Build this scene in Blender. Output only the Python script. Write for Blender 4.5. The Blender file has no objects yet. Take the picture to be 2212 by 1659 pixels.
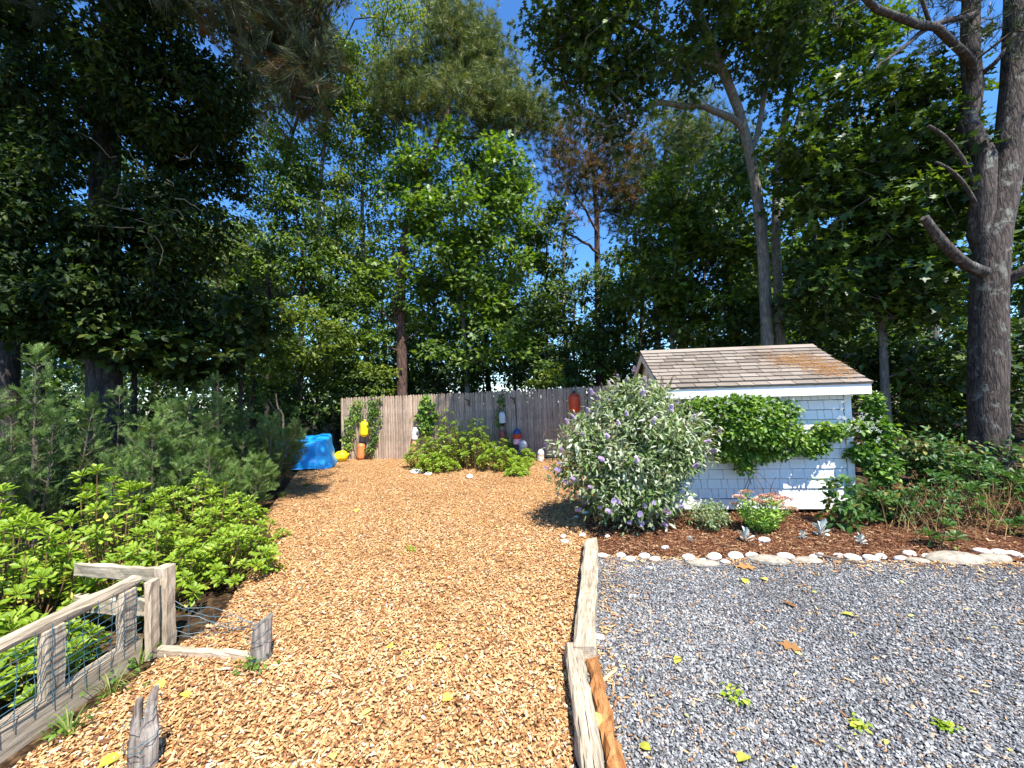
import bpy, math, random
import numpy as np
from mathutils import Matrix, Vector

# ------------------------------------------------------------------ camera, sky, sun, exposure
SC = bpy.context.scene
COL = SC.collection
PITCH, ROLL, CAMH = math.radians(1.84), math.radians(1.7), 1.65
cam_data = bpy.data.cameras.new('camera')
cam = bpy.data.objects.new('camera', cam_data)
COL.objects.link(cam)
cam_data.sensor_fit = 'HORIZONTAL'
cam_data.sensor_width = 36.0
cam_data.lens = 36.0 * 833.9 / 2212.0
cam_data.clip_start = 0.05
cam_data.clip_end = 400.0
_f = np.array([0, math.cos(PITCH), math.sin(PITCH)])
_r0 = np.array([1.0, 0, 0]); _u0 = np.array([0, -math.sin(PITCH), math.cos(PITCH)])
_r = _r0 * math.cos(ROLL) - _u0 * math.sin(ROLL)
_u = _u0 * math.cos(ROLL) + _r0 * math.sin(ROLL)
cam.matrix_world = Matrix(((_r[0], _u[0], -_f[0], 0), (_r[1], _u[1], -_f[1], 0), (_r[2], _u[2], -_f[2], CAMH), (0, 0, 0, 1)))
SC.camera = cam

SUN_EL, SUN_AZ = math.radians(59), math.radians(151)      # azimuth clockwise from +Y
SUN = np.array([math.sin(SUN_AZ) * math.cos(SUN_EL), math.cos(SUN_AZ) * math.cos(SUN_EL), math.sin(SUN_EL)])
world = bpy.data.worlds.new('World'); SC.world = world; world.use_nodes = True
wn = world.node_tree.nodes; wn.clear()
sky = wn.new('ShaderNodeTexSky'); sky.sky_type = 'NISHITA'; sky.sun_disc = False
sky.sun_elevation = SUN_EL; sky.sun_rotation = SUN_AZ
sky.air_density = 1.0; sky.dust_density = 0.0; sky.ozone_density = 10.0; sky.altitude = 0
hsv = wn.new('ShaderNodeHueSaturation'); hsv.inputs['Saturation'].default_value = 1.1
bg = wn.new('ShaderNodeBackground'); bg.inputs[1].default_value = 0.145
wo = wn.new('ShaderNodeOutputWorld')
world.node_tree.links.new(sky.outputs[0], hsv.inputs['Color']); world.node_tree.links.new(hsv.outputs[0], bg.inputs[0]); world.node_tree.links.new(bg.outputs[0], wo.inputs[0])
sun_data = bpy.data.lights.new('sun', 'SUN'); sun_data.energy = 5.0; sun_data.angle = math.radians(0.53); sun_data.color = (1, 0.95, 0.87)
sun = bpy.data.objects.new('sun', sun_data); COL.objects.link(sun)
sun.rotation_euler = Vector(SUN).to_track_quat('Z', 'Y').to_euler()
SC.view_settings.view_transform = 'Standard'; SC.view_settings.look = 'None'
SC.view_settings.exposure = 1.12; SC.view_settings.gamma = 1.0; SC.view_settings.use_curve_mapping = False
SC.cycles.max_bounces = 7; SC.cycles.diffuse_bounces = 3; SC.cycles.glossy_bounces = 2
SC.cycles.transmission_bounces = 3; SC.cycles.transparent_max_bounces = 4
SC.cycles.use_denoising = True

# ------------------------------------------------------------------ measuring helpers (photo measured at 2212 x 1659)
FPX, CX, CY = 833.9, 1106.0, 829.5
CAMP = np.array([0, 0, CAMH])
def ray(u, v): return _f + _r * ((u - CX) / FPX) - _u * ((v - CY) / FPX)
def gnd(u, v, z=0.0):
    d = ray(u, v); return CAMP + d * ((z - CAMH) / d[2])
def at(u, v, y):
    d = ray(u, v); return CAMP + d * (y / d[1])
def size(px, y): return px * y / FPX

# ------------------------------------------------------------------ object helpers
RNG = np.random.default_rng(7)
random.seed(7)
WORLD = {}
def tag(o, label=None, cat=None, group=None, kind=None):
    if label: o['label'] = label
    if cat: o['category'] = cat
    if group: o['group'] = group
    if kind: o['kind'] = kind
    return o
def place(o, M, parent=None):
    WORLD[o.name] = M
    if parent is not None:
        o.parent = parent
        o.matrix_basis = WORLD[parent.name].inverted() @ M
    else:
        o.matrix_basis = M
    return o
def thing(name, loc, label, cat, group=None):
    o = bpy.data.objects.new(name, None); COL.objects.link(o); o.empty_display_size = 0.1
    place(o, Matrix.Translation(Vector([float(a) for a in loc])))
    return tag(o, label, cat, group)
def inst(name, mesh, M, parent=None):
    o = bpy.data.objects.new(name, mesh); COL.objects.link(o); return place(o, M, parent)
def nrm(a):
    a = np.asarray(a, float); return a / np.maximum(np.linalg.norm(a, axis=-1, keepdims=True), 1e-9)
def frame(p, x, up=(0, 0, 1), s=1.0):
    """matrix whose X runs along x and whose Z is as close to up as it can be"""
    x = nrm(x); up = np.asarray(up, float)
    if abs(np.dot(x, up)) > 0.999: up = np.array([0, 1.0, 0])
    y = nrm(np.cross(up, x)); z = np.cross(x, y)
    return Matrix(((x[0]*s, y[0]*s, z[0]*s, p[0]), (x[1]*s, y[1]*s, z[1]*s, p[1]), (x[2]*s, y[2]*s, z[2]*s, p[2]), (0, 0, 0, 1)))
T = lambda p: Matrix.Translation(Vector([float(a) for a in p]))

class MB:
    """collects shapes; build() links them as one mesh object"""
    def __init__(s): s.V = []; s.L = []; s.S = []; s.T = []; s.M = []; s.n = 0
    def add(s, V, Fc, tint=0.5, mi=0):
        V = np.asarray(V, np.float32); Fc = np.asarray(Fc, np.int32)
        if len(V) == 0 or len(Fc) == 0: return
        s.V.append(V); s.L.append((Fc + s.n).ravel()); s.S.append(np.full(len(Fc), Fc.shape[1], np.int32))
        s.T.append(np.broadcast_to(np.asarray(tint, np.float32), (len(Fc),)).copy()); s.M.append(np.full(len(Fc), mi, np.int32))
        s.n += len(V)
    def mesh(s, name, mats, smooth=False, origin=None):
        V = np.concatenate(s.V); L = np.concatenate(s.L); S = np.concatenate(s.S)
        if origin is not None: V = V - np.asarray(origin, np.float32)
        me = bpy.data.meshes.new(name)
        me.vertices.add(len(V)); me.vertices.foreach_set('co', V.astype(np.float32).ravel())
        me.loops.add(len(L)); me.loops.foreach_set('vertex_index', L)
        me.polygons.add(len(S)); st = np.zeros(len(S), np.int32); st[1:] = np.cumsum(S)[:-1]
        me.polygons.foreach_set('loop_start', st)
        if not isinstance(mats, (list, tuple)): mats = [mats]
        for m in mats: me.materials.append(m)
        if len(mats) > 1: me.polygons.foreach_set('material_index', np.concatenate(s.M))
        me.polygons.foreach_set('use_smooth', np.full(len(S), smooth))
        me.update(calc_edges=True)
        a = me.attributes.new('tint', 'FLOAT', 'FACE'); a.data.foreach_set('value', np.concatenate(s.T))
        return me
    def build(s, name, mats, parent=None, smooth=False, kind=None, M=None):
        """vertices are in world space; the object sits at its parent's origin (or M)"""
        if M is None: M = T(WORLD[parent.name].translation) if parent is not None else T((0, 0, 0))
        o = inst(name, s.mesh(name, mats, smooth, np.array(M.translation)), M, parent)
        if kind: o['kind'] = kind
        return o

def tube(mb, P, Rr, k=6, tint=0.5, cap=True, mi=0, lumps=0.0):
    P = np.asarray(P, float); n = len(P)
    if n < 2: return
    Rr = np.broadcast_to(np.asarray(Rr, float), (n,))
    tg = np.gradient(P, axis=0); tg = nrm(tg)
    ref = np.array([0.0, 0, 1]) if abs(tg[0][2]) < 0.9 else np.array([1.0, 0, 0])
    a = nrm(np.cross(tg[0], ref)); V = []
    ang = np.arange(k) * 2 * math.pi / k
    for i in range(n):
        a = nrm(a - tg[i] * np.dot(a, tg[i])); b = np.cross(tg[i], a)
        rr = Rr[i] * (1 + (RNG.normal(0, lumps, k) if lumps else 0))
        V.append(P[i] + (np.cos(ang) * rr)[:, None] * a + (np.sin(ang) * rr)[:, None] * b)
    V = np.concatenate(V)
    i = np.arange(n - 1)[:, None]; j = np.arange(k)[None, :]; j2 = (j + 1) % k
    Fc = np.stack([i*k + j, i*k + j2, (i+1)*k + j2, (i+1)*k + j], -1).reshape(-1, 4)
    mb.add(V, Fc, tint, mi)
    if cap and k > 2:
        mb.add(V[-k:], np.arange(k)[None, :], tint, mi); mb.add(V[:k], np.arange(k)[::-1][None, :], tint, mi)

def lathe(mb, prof, k=20, M=None, tint=0.5, mi=0):
    """profile of (radius, z) turned about Z; one material per profile band when mi is a list"""
    prof = np.asarray(prof, float); ang = np.arange(k) * 2 * math.pi / k
    V = np.concatenate([np.stack([np.cos(ang)*r, np.sin(ang)*r, np.full(k, z)], -1) for r, z in prof])
    if M is not None:
        A = np.array(M); V = V @ A[:3, :3].T + A[:3, 3]
    for i in range(len(prof) - 1):
        j = np.arange(k); j2 = (j + 1) % k
        m = mi[i] if isinstance(mi, (list, tuple)) else mi
        base = np.concatenate([V[i*k:(i+1)*k], V[(i+1)*k:(i+2)*k]])
        mb.add(base, np.stack([j, j2, k + j2, k + j], -1), tint, m)

def beam_mesh(name, L, w, h, mat, seg=10, rough=0.003, ch=0.008, taper=None, ends=(0.0, 0.0), seed=0):
    """squared timber along +X from 0 to L, w across Y, h along Z (0..h), eased edges and slightly uneven faces"""
    rg = np.random.default_rng(seed); mb = MB()
    c = ch; prof = np.array([(-w/2+c, 0), (w/2-c, 0), (w/2, c), (w/2, h-c), (w/2-c, h), (-w/2+c, h), (-w/2, h-c), (-w/2, c)])
    xs = np.linspace(0, L, seg + 1); V = []
    for i, x in enumerate(xs):
        q = prof + rg.normal(0, rough, prof.shape)
        xx = np.full(8, x)
        if i == 0: xx += rg.uniform(-ends[0], ends[0], 8)
        if i == seg: xx += rg.uniform(-ends[1], ends[1], 8)
        V.append(np.stack([xx, q[:, 0], q[:, 1]], -1))
    V = np.concatenate(V); k = 8
    i = np.arange(seg)[:, None]; j = np.arange(k)[None, :]; j2 = (j + 1) % k
    mb.add(V, np.stack([i*k + j, i*k + j2, (i+1)*k + j2, (i+1)*k + j], -1).reshape(-1, 4))
    mb.add(V[:k], np.arange(k)[::-1][None, :]); mb.add(V[-k:], np.arange(k)[None, :])
    return mb.mesh(name, mat)
def beam(name, p0, p1, w, h, mat, parent=None, up=(0, 0, 1), **kw):
    p0 = np.asarray(p0, float); p1 = np.asarray(p1, float)
    me = beam_mesh(name, float(np.linalg.norm(p1 - p0)), w, h, mat, **kw)
    return inst(name, me, frame(p0, p1 - p0, up), parent)
def box(mb, c, s, tint=0.5, mi=0, M=None):
    x, y, z = [a / 2 for a in s]
    V = np.array([(-x,-y,-z),(x,-y,-z),(x,y,-z),(-x,y,-z),(-x,-y,z),(x,-y,z),(x,y,z),(-x,y,z)]) + np.asarray(c)
    if M is not None:
        A = np.array(M); V = V @ A[:3, :3].T + A[:3, 3]
    mb.add(V, [(0,3,2,1),(4,5,6,7),(0,1,5,4),(1,2,6,5),(2,3,7,6),(3,0,4,7)], tint, mi)

# ------------------------------------------------------------------ materials
def new_mat(name):
    m = bpy.data.materials.new(name); m.use_nodes = True
    nt = m.node_tree; nt.nodes.clear()
    out = nt.nodes.new('ShaderNodeOutputMaterial'); b = nt.nodes.new('ShaderNodeBsdfPrincipled')
    nt.links.new(b.outputs[0], out.inputs[0]); return m, nt, b, out
def N(nt, t, **kw):
    n = nt.nodes.new(t)
    for k, v in kw.items(): setattr(n, k, v)
    return n
def ramp(nt, src, stops, interp='LINEAR'):
    r = N(nt, 'ShaderNodeValToRGB'); r.color_ramp.interpolation = interp
    e = r.color_ramp.elements
    while len(e) < len(stops): e.new(0.5)
    for i, (p, c) in enumerate(stops):
        e[i].position = p; e[i].color = (*c, 1)
    nt.links.new(src, r.inputs[0]); return r.outputs[0]
def coords(nt, kind='Object', scale=(1, 1, 1)):
    tc = N(nt, 'ShaderNodeTexCoord'); mp = N(nt, 'ShaderNodeMapping'); mp.inputs['Scale'].default_value = scale
    nt.links.new(tc.outputs[kind], mp.inputs[0]); return mp.outputs[0]
def noise(nt, vec, sc, det=4, rough=0.55, dist=0.0):
    n = N(nt, 'ShaderNodeTexNoise'); n.inputs['Scale'].default_value = sc; n.inputs['Detail'].default_value = det
    n.inputs['Roughness'].default_value = rough; n.inputs['Distortion'].default_value = dist
    nt.links.new(vec, n.inputs['Vector']); return n.outputs[0]
def bump(nt, b, h, strength=0.4, dist=0.01):
    n = N(nt, 'ShaderNodeBump'); n.inputs['Strength'].default_value = strength; n.inputs['Distance'].default_value = dist
    nt.links.new(h, n.inputs['Height']); nt.links.new(n.outputs[0], b.inputs['Normal'])
def mixc(nt, fac, a, b, mode='MIX'):
    m = N(nt, 'ShaderNodeMix', data_type='RGBA', blend_type=mode)
    if isinstance(fac, float): m.inputs[0].default_value = fac
    else: nt.links.new(fac, m.inputs[0])
    for s, i in ((a, 6), (b, 7)):
        if isinstance(s, tuple): m.inputs[i].default_value = (*s, 1)
        else: nt.links.new(s, m.inputs[i])
    return m.outputs[2]

def leaf_mat(name, cols, rough=0.42, spec=0.5, trans=0.3, tcol=None):
    rough = max(rough, 0.48); spec *= 0.8
    m, nt, b, out = new_mat(name)
    a = N(nt, 'ShaderNodeAttribute', attribute_name='tint')
    c = ramp(nt, a.outputs['Fac'], [(i / (len(cols) - 1), q) for i, q in enumerate(cols)])
    nt.links.new(c, b.inputs['Base Color'])
    b.inputs['Roughness'].default_value = rough; b.inputs['Specular IOR Level'].default_value = spec
    if trans > 0:
        t = N(nt, 'ShaderNodeBsdfTranslucent'); mx = N(nt, 'ShaderNodeMixShader'); mx.inputs[0].default_value = trans
        tc = mixc(nt, 1.0, c, tcol or (1.5, 1.5, 0.5), 'MULTIPLY')
        nt.links.new(tc, t.inputs[0]); nt.links.new(b.outputs[0], mx.inputs[1]); nt.links.new(t.outputs[0], mx.inputs[2])
        nt.links.new(mx.outputs[0], out.inputs[0])
    return m
def bark_mat(name, dark, mid, light, sc=1.0, ridge=1.0, lichen=None):
    m, nt, b, out = new_mat(name)
    v = coords(nt, 'Object', (9*sc, 9*sc, 1.7*sc))
    n1 = noise(nt, v, 2.2, 6, 0.65, 0.8)
    vo = N(nt, 'ShaderNodeTexVoronoi', feature='DISTANCE_TO_EDGE'); vo.inputs['Scale'].default_value = 1.4
    v2 = N(nt, 'ShaderNodeVectorMath', operation='ADD'); cn = N(nt, 'ShaderNodeTexNoise'); cn.inputs['Scale'].default_value = 2.3; cn.inputs['Detail'].default_value = 5
    nt.links.new(v, cn.inputs['Vector']); nt.links.new(v, v2.inputs[0]); nt.links.new(cn.outputs[1], v2.inputs[1])
    nt.links.new(v2.outputs[0], vo.inputs['Vector'])
    c = ramp(nt, n1, [(0.25, dark), (0.5, mid), (0.78, light)])
    crack = ramp(nt, vo.outputs['Distance'], [(0.0, (0.25, 0.22, 0.2)), (0.16, (1, 1, 1))])
    c = mixc(nt, ridge, c, crack, 'MULTIPLY')
    if lichen:
        ln = noise(nt, coords(nt, 'Object'), 5.0, 5, 0.7)
        f = ramp(nt, ln, [(0.56, (0, 0, 0)), (0.64, (0.8, 0.8, 0.8))])
        c = mixc(nt, f, c, lichen)
    nt.links.new(c, b.inputs['Base Color']); b.inputs['Roughness'].default_value = 0.9
    mm = N(nt, 'ShaderNodeMath', operation='MINIMUM'); mm.inputs[1].default_value = 0.3
    nt.links.new(vo.outputs['Distance'], mm.inputs[0])
    ad = N(nt, 'ShaderNodeMath', operation='MULTIPLY_ADD'); ad.inputs[1].default_value = 0.5
    nt.links.new(n1, ad.inputs[0]); nt.links.new(mm.outputs[0], ad.inputs[2])
    bump(nt, b, ad.outputs[0], 0.8, 0.03); return m
def wood_mat(name, dark, mid, light, axis='X', fine=1.0, stain=None, rand=0.0):
    m, nt, b, out = new_mat(name)
    s = {'X': (1.2, 18, 18), 'Z': (18, 18, 1.0), 'Y': (18, 1.2, 18)}[axis]
    v = coords(nt, 'Object', tuple(a * fine for a in s))
    if rand:
        oi = N(nt, 'ShaderNodeObjectInfo'); sc = N(nt, 'ShaderNodeVectorMath', operation='MULTIPLY_ADD')
        nt.links.new(v, sc.inputs[0]); sc.inputs[1].default_value = (1, 1, 1)
        sw = N(nt, 'ShaderNodeMath', operation='MULTIPLY'); sw.inputs[1].default_value = 97.0
        nt.links.new(oi.outputs['Random'], sw.inputs[0]); nt.links.new(sw.outputs[0], sc.inputs[2]); v = sc.outputs[0]
    n1 = noise(nt, v, 1.6, 8, 0.68, 0.15); n2 = noise(nt, v, 7.0, 3, 0.6)
    c = ramp(nt, n1, [(0.3, dark), (0.5, mid), (0.72, light)])
    c2 = ramp(nt, n2, [(0.36, (0.45, 0.43, 0.4)), (0.5, (1, 1, 1))])
    c = mixc(nt, 0.75, c, c2, 'MULTIPLY')
    bl = noise(nt, coords(nt, 'Object', (2, 2, 2)), 1.3, 4, 0.6)
    bc = ramp(nt, bl, [(0.35, (0.72, 0.7, 0.66)), (0.62, (1.08, 1.04, 1.0))])
    c = mixc(nt, 0.8, c, bc, 'MULTIPLY')
    if rand:
        rc = ramp(nt, oi.outputs['Random'], [(0, (1-rand, 1-rand, 1-rand)), (0.5, (1, 1, 1)), (1, (1+rand*0.6, 1+rand*0.45, 1+rand*0.3))])
        c = mixc(nt, 1.0, c, rc, 'MULTIPLY')
    nt.links.new(c, b.inputs['Base Color']); b.inputs['Roughness'].default_value = 0.85; b.inputs['Specular IOR Level'].default_value = 0.2
    bump(nt, b, n1, 0.7, 0.008); return m
def flat_mat(name, col, rough=0.5, spec=0.4, var=0.12, sc=6.0, bumps=0.1):
    m, nt, b, out = new_mat(name)
    n = noise(nt, coords(nt), sc, 5, 0.6)
    lo = tuple(c * (1 - var * 1.6) for c in col); hi = tuple(min(1, c * (1 + var)) for c in col)
    nt.links.new(ramp(nt, n, [(0.3, lo), (0.55, col), (0.75, hi)]), b.inputs['Base Color'])
    b.inputs['Roughness'].default_value = rough; b.inputs['Specular IOR Level'].default_value = spec
    if bumps: bump(nt, b, n, bumps, 0.01)
    return m
def piece_mat(name, stops, rough=0.8, spec=0.3, wear=((0.3, (0.8, 0.74, 0.68)), (0.5, (1, 1, 1)), (0.7, (1.06, 1.06, 1.06)))):
    """loose pieces: each instance takes its own colour from the ramp"""
    m, nt, b, out = new_mat(name)
    oi = N(nt, 'ShaderNodeObjectInfo')
    c = ramp(nt, oi.outputs['Random'], stops)
    n = noise(nt, coords(nt, 'Object', (1, 1, 1)), 2.0, 3, 0.6)
    g = ramp(nt, n, [(0.3, (0.75, 0.75, 0.75)), (0.65, (1.1, 1.1, 1.1))])
    c = mixc(nt, 0.7, c, g, 'MULTIPLY')
    ge = N(nt, 'ShaderNodeNewGeometry'); pn = noise(nt, ge.outputs['Position'], 1.1, 5, 0.62)
    c = mixc(nt, 1.0, c, ramp(nt, pn, wear), 'MULTIPLY')
    nt.links.new(c, b.inputs['Base Color']); b.inputs['Roughness'].default_value = rough; b.inputs['Specular IOR Level'].default_value = spec
    return m
def ground_mat(name, sc, stops, big=None, bs=0.8, dist=0.02, stretch=(1, 1, 1)):
    m, nt, b, out = new_mat(name)
    v = coords(nt, 'Object', stretch)
    dn = N(nt, 'ShaderNodeTexNoise'); dn.inputs['Scale'].default_value = sc * 0.35; nt.links.new(v, dn.inputs['Vector'])
    va = N(nt, 'ShaderNodeVectorMath', operation='MULTIPLY_ADD'); va.inputs[1].default_value = (2.2 / sc,) * 3
    nt.links.new(dn.outputs[1], va.inputs[0]); nt.links.new(v, va.inputs[2])
    vo = N(nt, 'ShaderNodeTexVoronoi'); vo.inputs['Scale'].default_value = sc; nt.links.new(va.outputs[0], vo.inputs['Vector'])
    sp = N(nt, 'ShaderNodeSeparateColor'); nt.links.new(vo.outputs['Color'], sp.inputs[0])
    c = ramp(nt, sp.outputs[0], stops)
    e = ramp(nt, vo.outputs['Distance'], [(0.3, (1, 1, 1)), (0.75, (0.35, 0.3, 0.27))])
    c = mixc(nt, 0.85, c, e, 'MULTIPLY')
    if big:
        bn = noise(nt, v, 0.7, 5, 0.6); c = mixc(nt, 1.0, c, ramp(nt, bn, big), 'MULTIPLY')
    nt.links.new(c, b.inputs['Base Color']); b.inputs['Roughness'].default_value = 0.95; b.inputs['Specular IOR Level'].default_value = 0.15
    iv = N(nt, 'ShaderNodeMath', operation='SUBTRACT'); iv.inputs[0].default_value = 1.0; nt.links.new(vo.outputs['Distance'], iv.inputs[1])
    bump(nt, b, iv.outputs[0], bs, dist); return m

M = {}
M['floor'] = ground_mat('forest floor litter', 22, [(0, (0.03, 0.018, 0.01)), (0.5, (0.075, 0.045, 0.024)), (1, (0.14, 0.09, 0.05))], [(0.3, (0.6, 0.6, 0.55)), (0.7, (1.2, 1.15, 1.0))])
CHIP = [(0.0, (0.13, 0.06, 0.028)), (0.12, (0.30, 0.135, 0.055)), (0.4, (0.55, 0.295, 0.115)), (0.72, (0.66, 0.40, 0.175)), (0.92, (0.74, 0.52, 0.27)), (1.0, (0.66, 0.58, 0.46))]
M['mulch'] = ground_mat('fresh wood chip mulch', 42, CHIP, [(0.3, (0.86, 0.82, 0.78)), (0.7, (1.08, 1.06, 1.04))], 1.0, 0.025)
M['gravelbed'] = ground_mat('crushed stone bed', 60, [(0, (0.06, 0.065, 0.075)), (0.5, (0.16, 0.17, 0.19)), (0.9, (0.3, 0.3, 0.31)), (1, (0.32, 0.25, 0.18))], [(0.3, (0.8, 0.8, 0.82)), (0.7, (1.1, 1.1, 1.08))], 1.0, 0.02)
M['bed'] = ground_mat('dark bark mulch', 38, [(0, (0.07, 0.025, 0.012)), (0.5, (0.16, 0.065, 0.03)), (0.85, (0.27, 0.13, 0.06)), (1, (0.4, 0.24, 0.13))], [(0.3, (0.7, 0.66, 0.62)), (0.7, (1.15, 1.1, 1.05))], 1.0, 0.02)
M['chip'] = piece_mat('wood chip', CHIP)
M['stonebit'] = piece_mat('crushed stone', [(0, (0.085, 0.085, 0.088)), (0.3, (0.175, 0.178, 0.184)), (0.6, (0.27, 0.272, 0.276)), (0.85, (0.40, 0.395, 0.38)), (0.93, (0.46, 0.44, 0.40)), (0.97, (0.42, 0.24, 0.12)), (1, (0.55, 0.36, 0.2))], 0.6, 0.4, ((0.3, (0.82, 0.80, 0.77)), (0.5, (1, 1, 0.99)), (0.7, (1.12, 1.1, 1.06))))
M['barkbit'] = piece_mat('bark bits and needles', [(0, (0.09, 0.03, 0.015)), (0.5, (0.2, 0.085, 0.04)), (0.8, (0.36, 0.19, 0.09)), (1, (0.55, 0.36, 0.2))])
M['fence'] = wood_mat('weathered cedar picket', (0.26, 0.195, 0.15), (0.46, 0.36, 0.28), (0.60, 0.485, 0.39), 'Z', 1.0, rand=0.28)
M['timber'] = wood_mat('weathered grey landscape timber', (0.20, 0.165, 0.115), (0.44, 0.375, 0.28), (0.60, 0.52, 0.40), 'X')
M['post'] = wood_mat('silvered post wood', (0.22, 0.175, 0.125), (0.47, 0.39, 0.29), (0.63, 0.54, 0.42), 'X')
M['rot'] = wood_mat('rotten orange timber', (0.16, 0.06, 0.02), (0.36, 0.16, 0.055), (0.5, 0.27, 0.11), 'X')
M['stump'] = wood_mat('old split stump wood', (0.09, 0.075, 0.065), (0.26, 0.23, 0.2), (0.48, 0.44, 0.39), 'Z')
M['white'] = flat_mat('white painted cedar', (0.80, 0.79, 0.77), 0.6, 0.3, 0.06, 5, 0.25)
M['bouncewhite'] = flat_mat('cream gable board', (0.74, 0.68, 0.58), 0.6, 0.3, 0.08, 3, 0.15)  # white boards; warm bounce off the chips is put into the colour
M['gap'] = flat_mat('shadowed joint wood', (0.13, 0.125, 0.12), 0.9, 0.1)
M['dark'] = flat_mat('dark interior', (0.02, 0.02, 0.02), 0.9, 0.1)
M['roofing'] = piece_mat('brown grey asphalt shingle', [(0, (0.19, 0.155, 0.125)), (0.5, (0.255, 0.215, 0.175)), (1, (0.32, 0.27, 0.225))], 0.95, 0.1)
M['roofdeck'] = flat_mat('roof deck', (0.10, 0.085, 0.07), 0.9, 0.1)
M['tarp'] = flat_mat('blue tarpaulin', (0.014, 0.33, 0.82), 0.38, 0.5, 0.12, 9, 0.35)
M['byellow'] = flat_mat('yellow buoy plastic', (0.86, 0.62, 0.01), 0.4, 0.5, 0.08, 8, 0.05)
M['borange'] = flat_mat('faded orange buoy plastic', (0.80, 0.23, 0.07), 0.45, 0.5, 0.1, 8, 0.05)
M['bred'] = flat_mat('orange red buoy plastic', (0.68, 0.065, 0.012), 0.4, 0.5, 0.1, 8, 0.05)
M['bred2'] = flat_mat('chipped red paint', (0.45, 0.12, 0.10), 0.7, 0.3, 0.35, 22, 0.3)
M['bwhite'] = flat_mat('white buoy paint', (0.74, 0.73, 0.69), 0.6, 0.3, 0.1, 14, 0.2)
M['bgrey'] = flat_mat('grey white foam', (0.6, 0.57, 0.53), 0.8, 0.2, 0.15, 16, 0.3)
M['bblue'] = flat_mat('navy buoy paint', (0.05, 0.08, 0.24), 0.5, 0.4, 0.2, 14, 0.1)
M['bpink'] = flat_mat('pink buoy paint', (0.75, 0.42, 0.55), 0.6, 0.3, 0.1, 14, 0.1)
M['btan'] = flat_mat('peach buoy paint', (0.72, 0.42, 0.22), 0.6, 0.3, 0.15, 14, 0.2)
M['bblack'] = flat_mat('black buoy base', (0.03, 0.03, 0.035), 0.6, 0.3)
M['rope'] = flat_mat('pale rope', (0.45, 0.42, 0.36), 0.9, 0.1)
M['drope'] = flat_mat('dark blue rope', (0.06, 0.08, 0.16), 0.9, 0.1)
M['wire'] = flat_mat('blue green coated wire', (0.035, 0.10, 0.13), 0.5, 0.4)
M['shell'] = flat_mat('white beach stone', (0.78, 0.75, 0.70), 0.7, 0.25, 0.12, 12, 0.3)
M['slab'] = flat_mat('grey tan edging stone', (0.36, 0.31, 0.24), 0.85, 0.2, 0.3, 9, 0.5)
M['pinebark'] = bark_mat('scaly pine bark', (0.028, 0.02, 0.016), (0.075, 0.055, 0.044), (0.155, 0.12, 0.10), 1.3, 1.0, (0.20, 0.205, 0.165))
M['redbark'] = bark_mat('reddish pine bark', (0.035, 0.02, 0.015), (0.11, 0.06, 0.045), (0.22, 0.13, 0.095), 1.2, 1.0)
M['oakbark'] = bark_mat('grey oak bark', (0.08, 0.073, 0.062), (0.21, 0.195, 0.165), (0.36, 0.34, 0.29), 1.6, 0.5, (0.30, 0.30, 0.19))
M['darkbark'] = bark_mat('dark trunk bark', (0.02, 0.016, 0.013), (0.05, 0.04, 0.033), (0.10, 0.085, 0.07), 1.0, 1.0)
M['twig'] = flat_mat('dry twig bark', (0.16, 0.13, 0.10), 0.9, 0.1, 0.25, 10)
M['stem'] = flat_mat('brown plant stem', (0.17, 0.105, 0.05), 0.8, 0.2, 0.25, 10)
M['sunoak'] = leaf_mat('sunlit oak leaf', [(0.04, 0.085, 0.014), (0.075, 0.15, 0.02), (0.125, 0.225, 0.026), (0.19, 0.28, 0.035)], 0.36, 0.7, 0.4)  # brighter copy of the oak greens, sunlight put into the colour
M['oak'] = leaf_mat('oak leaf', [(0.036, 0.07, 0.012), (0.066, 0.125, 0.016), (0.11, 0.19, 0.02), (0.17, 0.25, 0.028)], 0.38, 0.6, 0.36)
M['oakdark'] = leaf_mat('shaded oak leaf', [(0.026, 0.052, 0.012), (0.046, 0.09, 0.016), (0.075, 0.135, 0.02), (0.13, 0.195, 0.026)], 0.36, 0.65, 0.33)  # darker copy of the oak greens, shade of backlit crowns put into the colour
M['light'] = leaf_mat('light green leaf', [(0.055, 0.095, 0.016), (0.095, 0.155, 0.022), (0.15, 0.215, 0.028), (0.23, 0.275, 0.035)], 0.42, 0.5, 0.42)
M['shade'] = leaf_mat('shaded vine leaf', [(0.014, 0.03, 0.008), (0.024, 0.05, 0.011), (0.04, 0.075, 0.014), (0.085, 0.11, 0.018)], 0.55, 0.3, 0.35)  # shade under the left canopy is painted into these dark greens
M['needle'] = leaf_mat('pine needle', [(0.06, 0.09, 0.022), (0.10, 0.14, 0.03), (0.15, 0.185, 0.045), (0.22, 0.22, 0.07)], 0.5, 0.4, 0.2)
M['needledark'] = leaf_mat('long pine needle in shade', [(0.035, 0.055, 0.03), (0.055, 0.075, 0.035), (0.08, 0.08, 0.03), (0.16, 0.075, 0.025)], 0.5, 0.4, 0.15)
M['rust'] = leaf_mat('rusty pine needle', [(0.05, 0.065, 0.02), (0.085, 0.085, 0.025), (0.18, 0.10, 0.03), (0.28, 0.12, 0.03)], 0.55, 0.3, 0.2)
M['juniper'] = leaf_mat('juniper spray', [(0.038, 0.068, 0.020), (0.066, 0.118, 0.03), (0.105, 0.175, 0.04), (0.17, 0.25, 0.055)], 0.55, 0.35, 0.15)
M['daisy'] = leaf_mat('glossy daisy leaf', [(0.11, 0.20, 0.014), (0.19, 0.30, 0.018), (0.28, 0.38, 0.03), (0.56, 0.50, 0.10)], 0.38, 0.5, 0.3)
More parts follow.
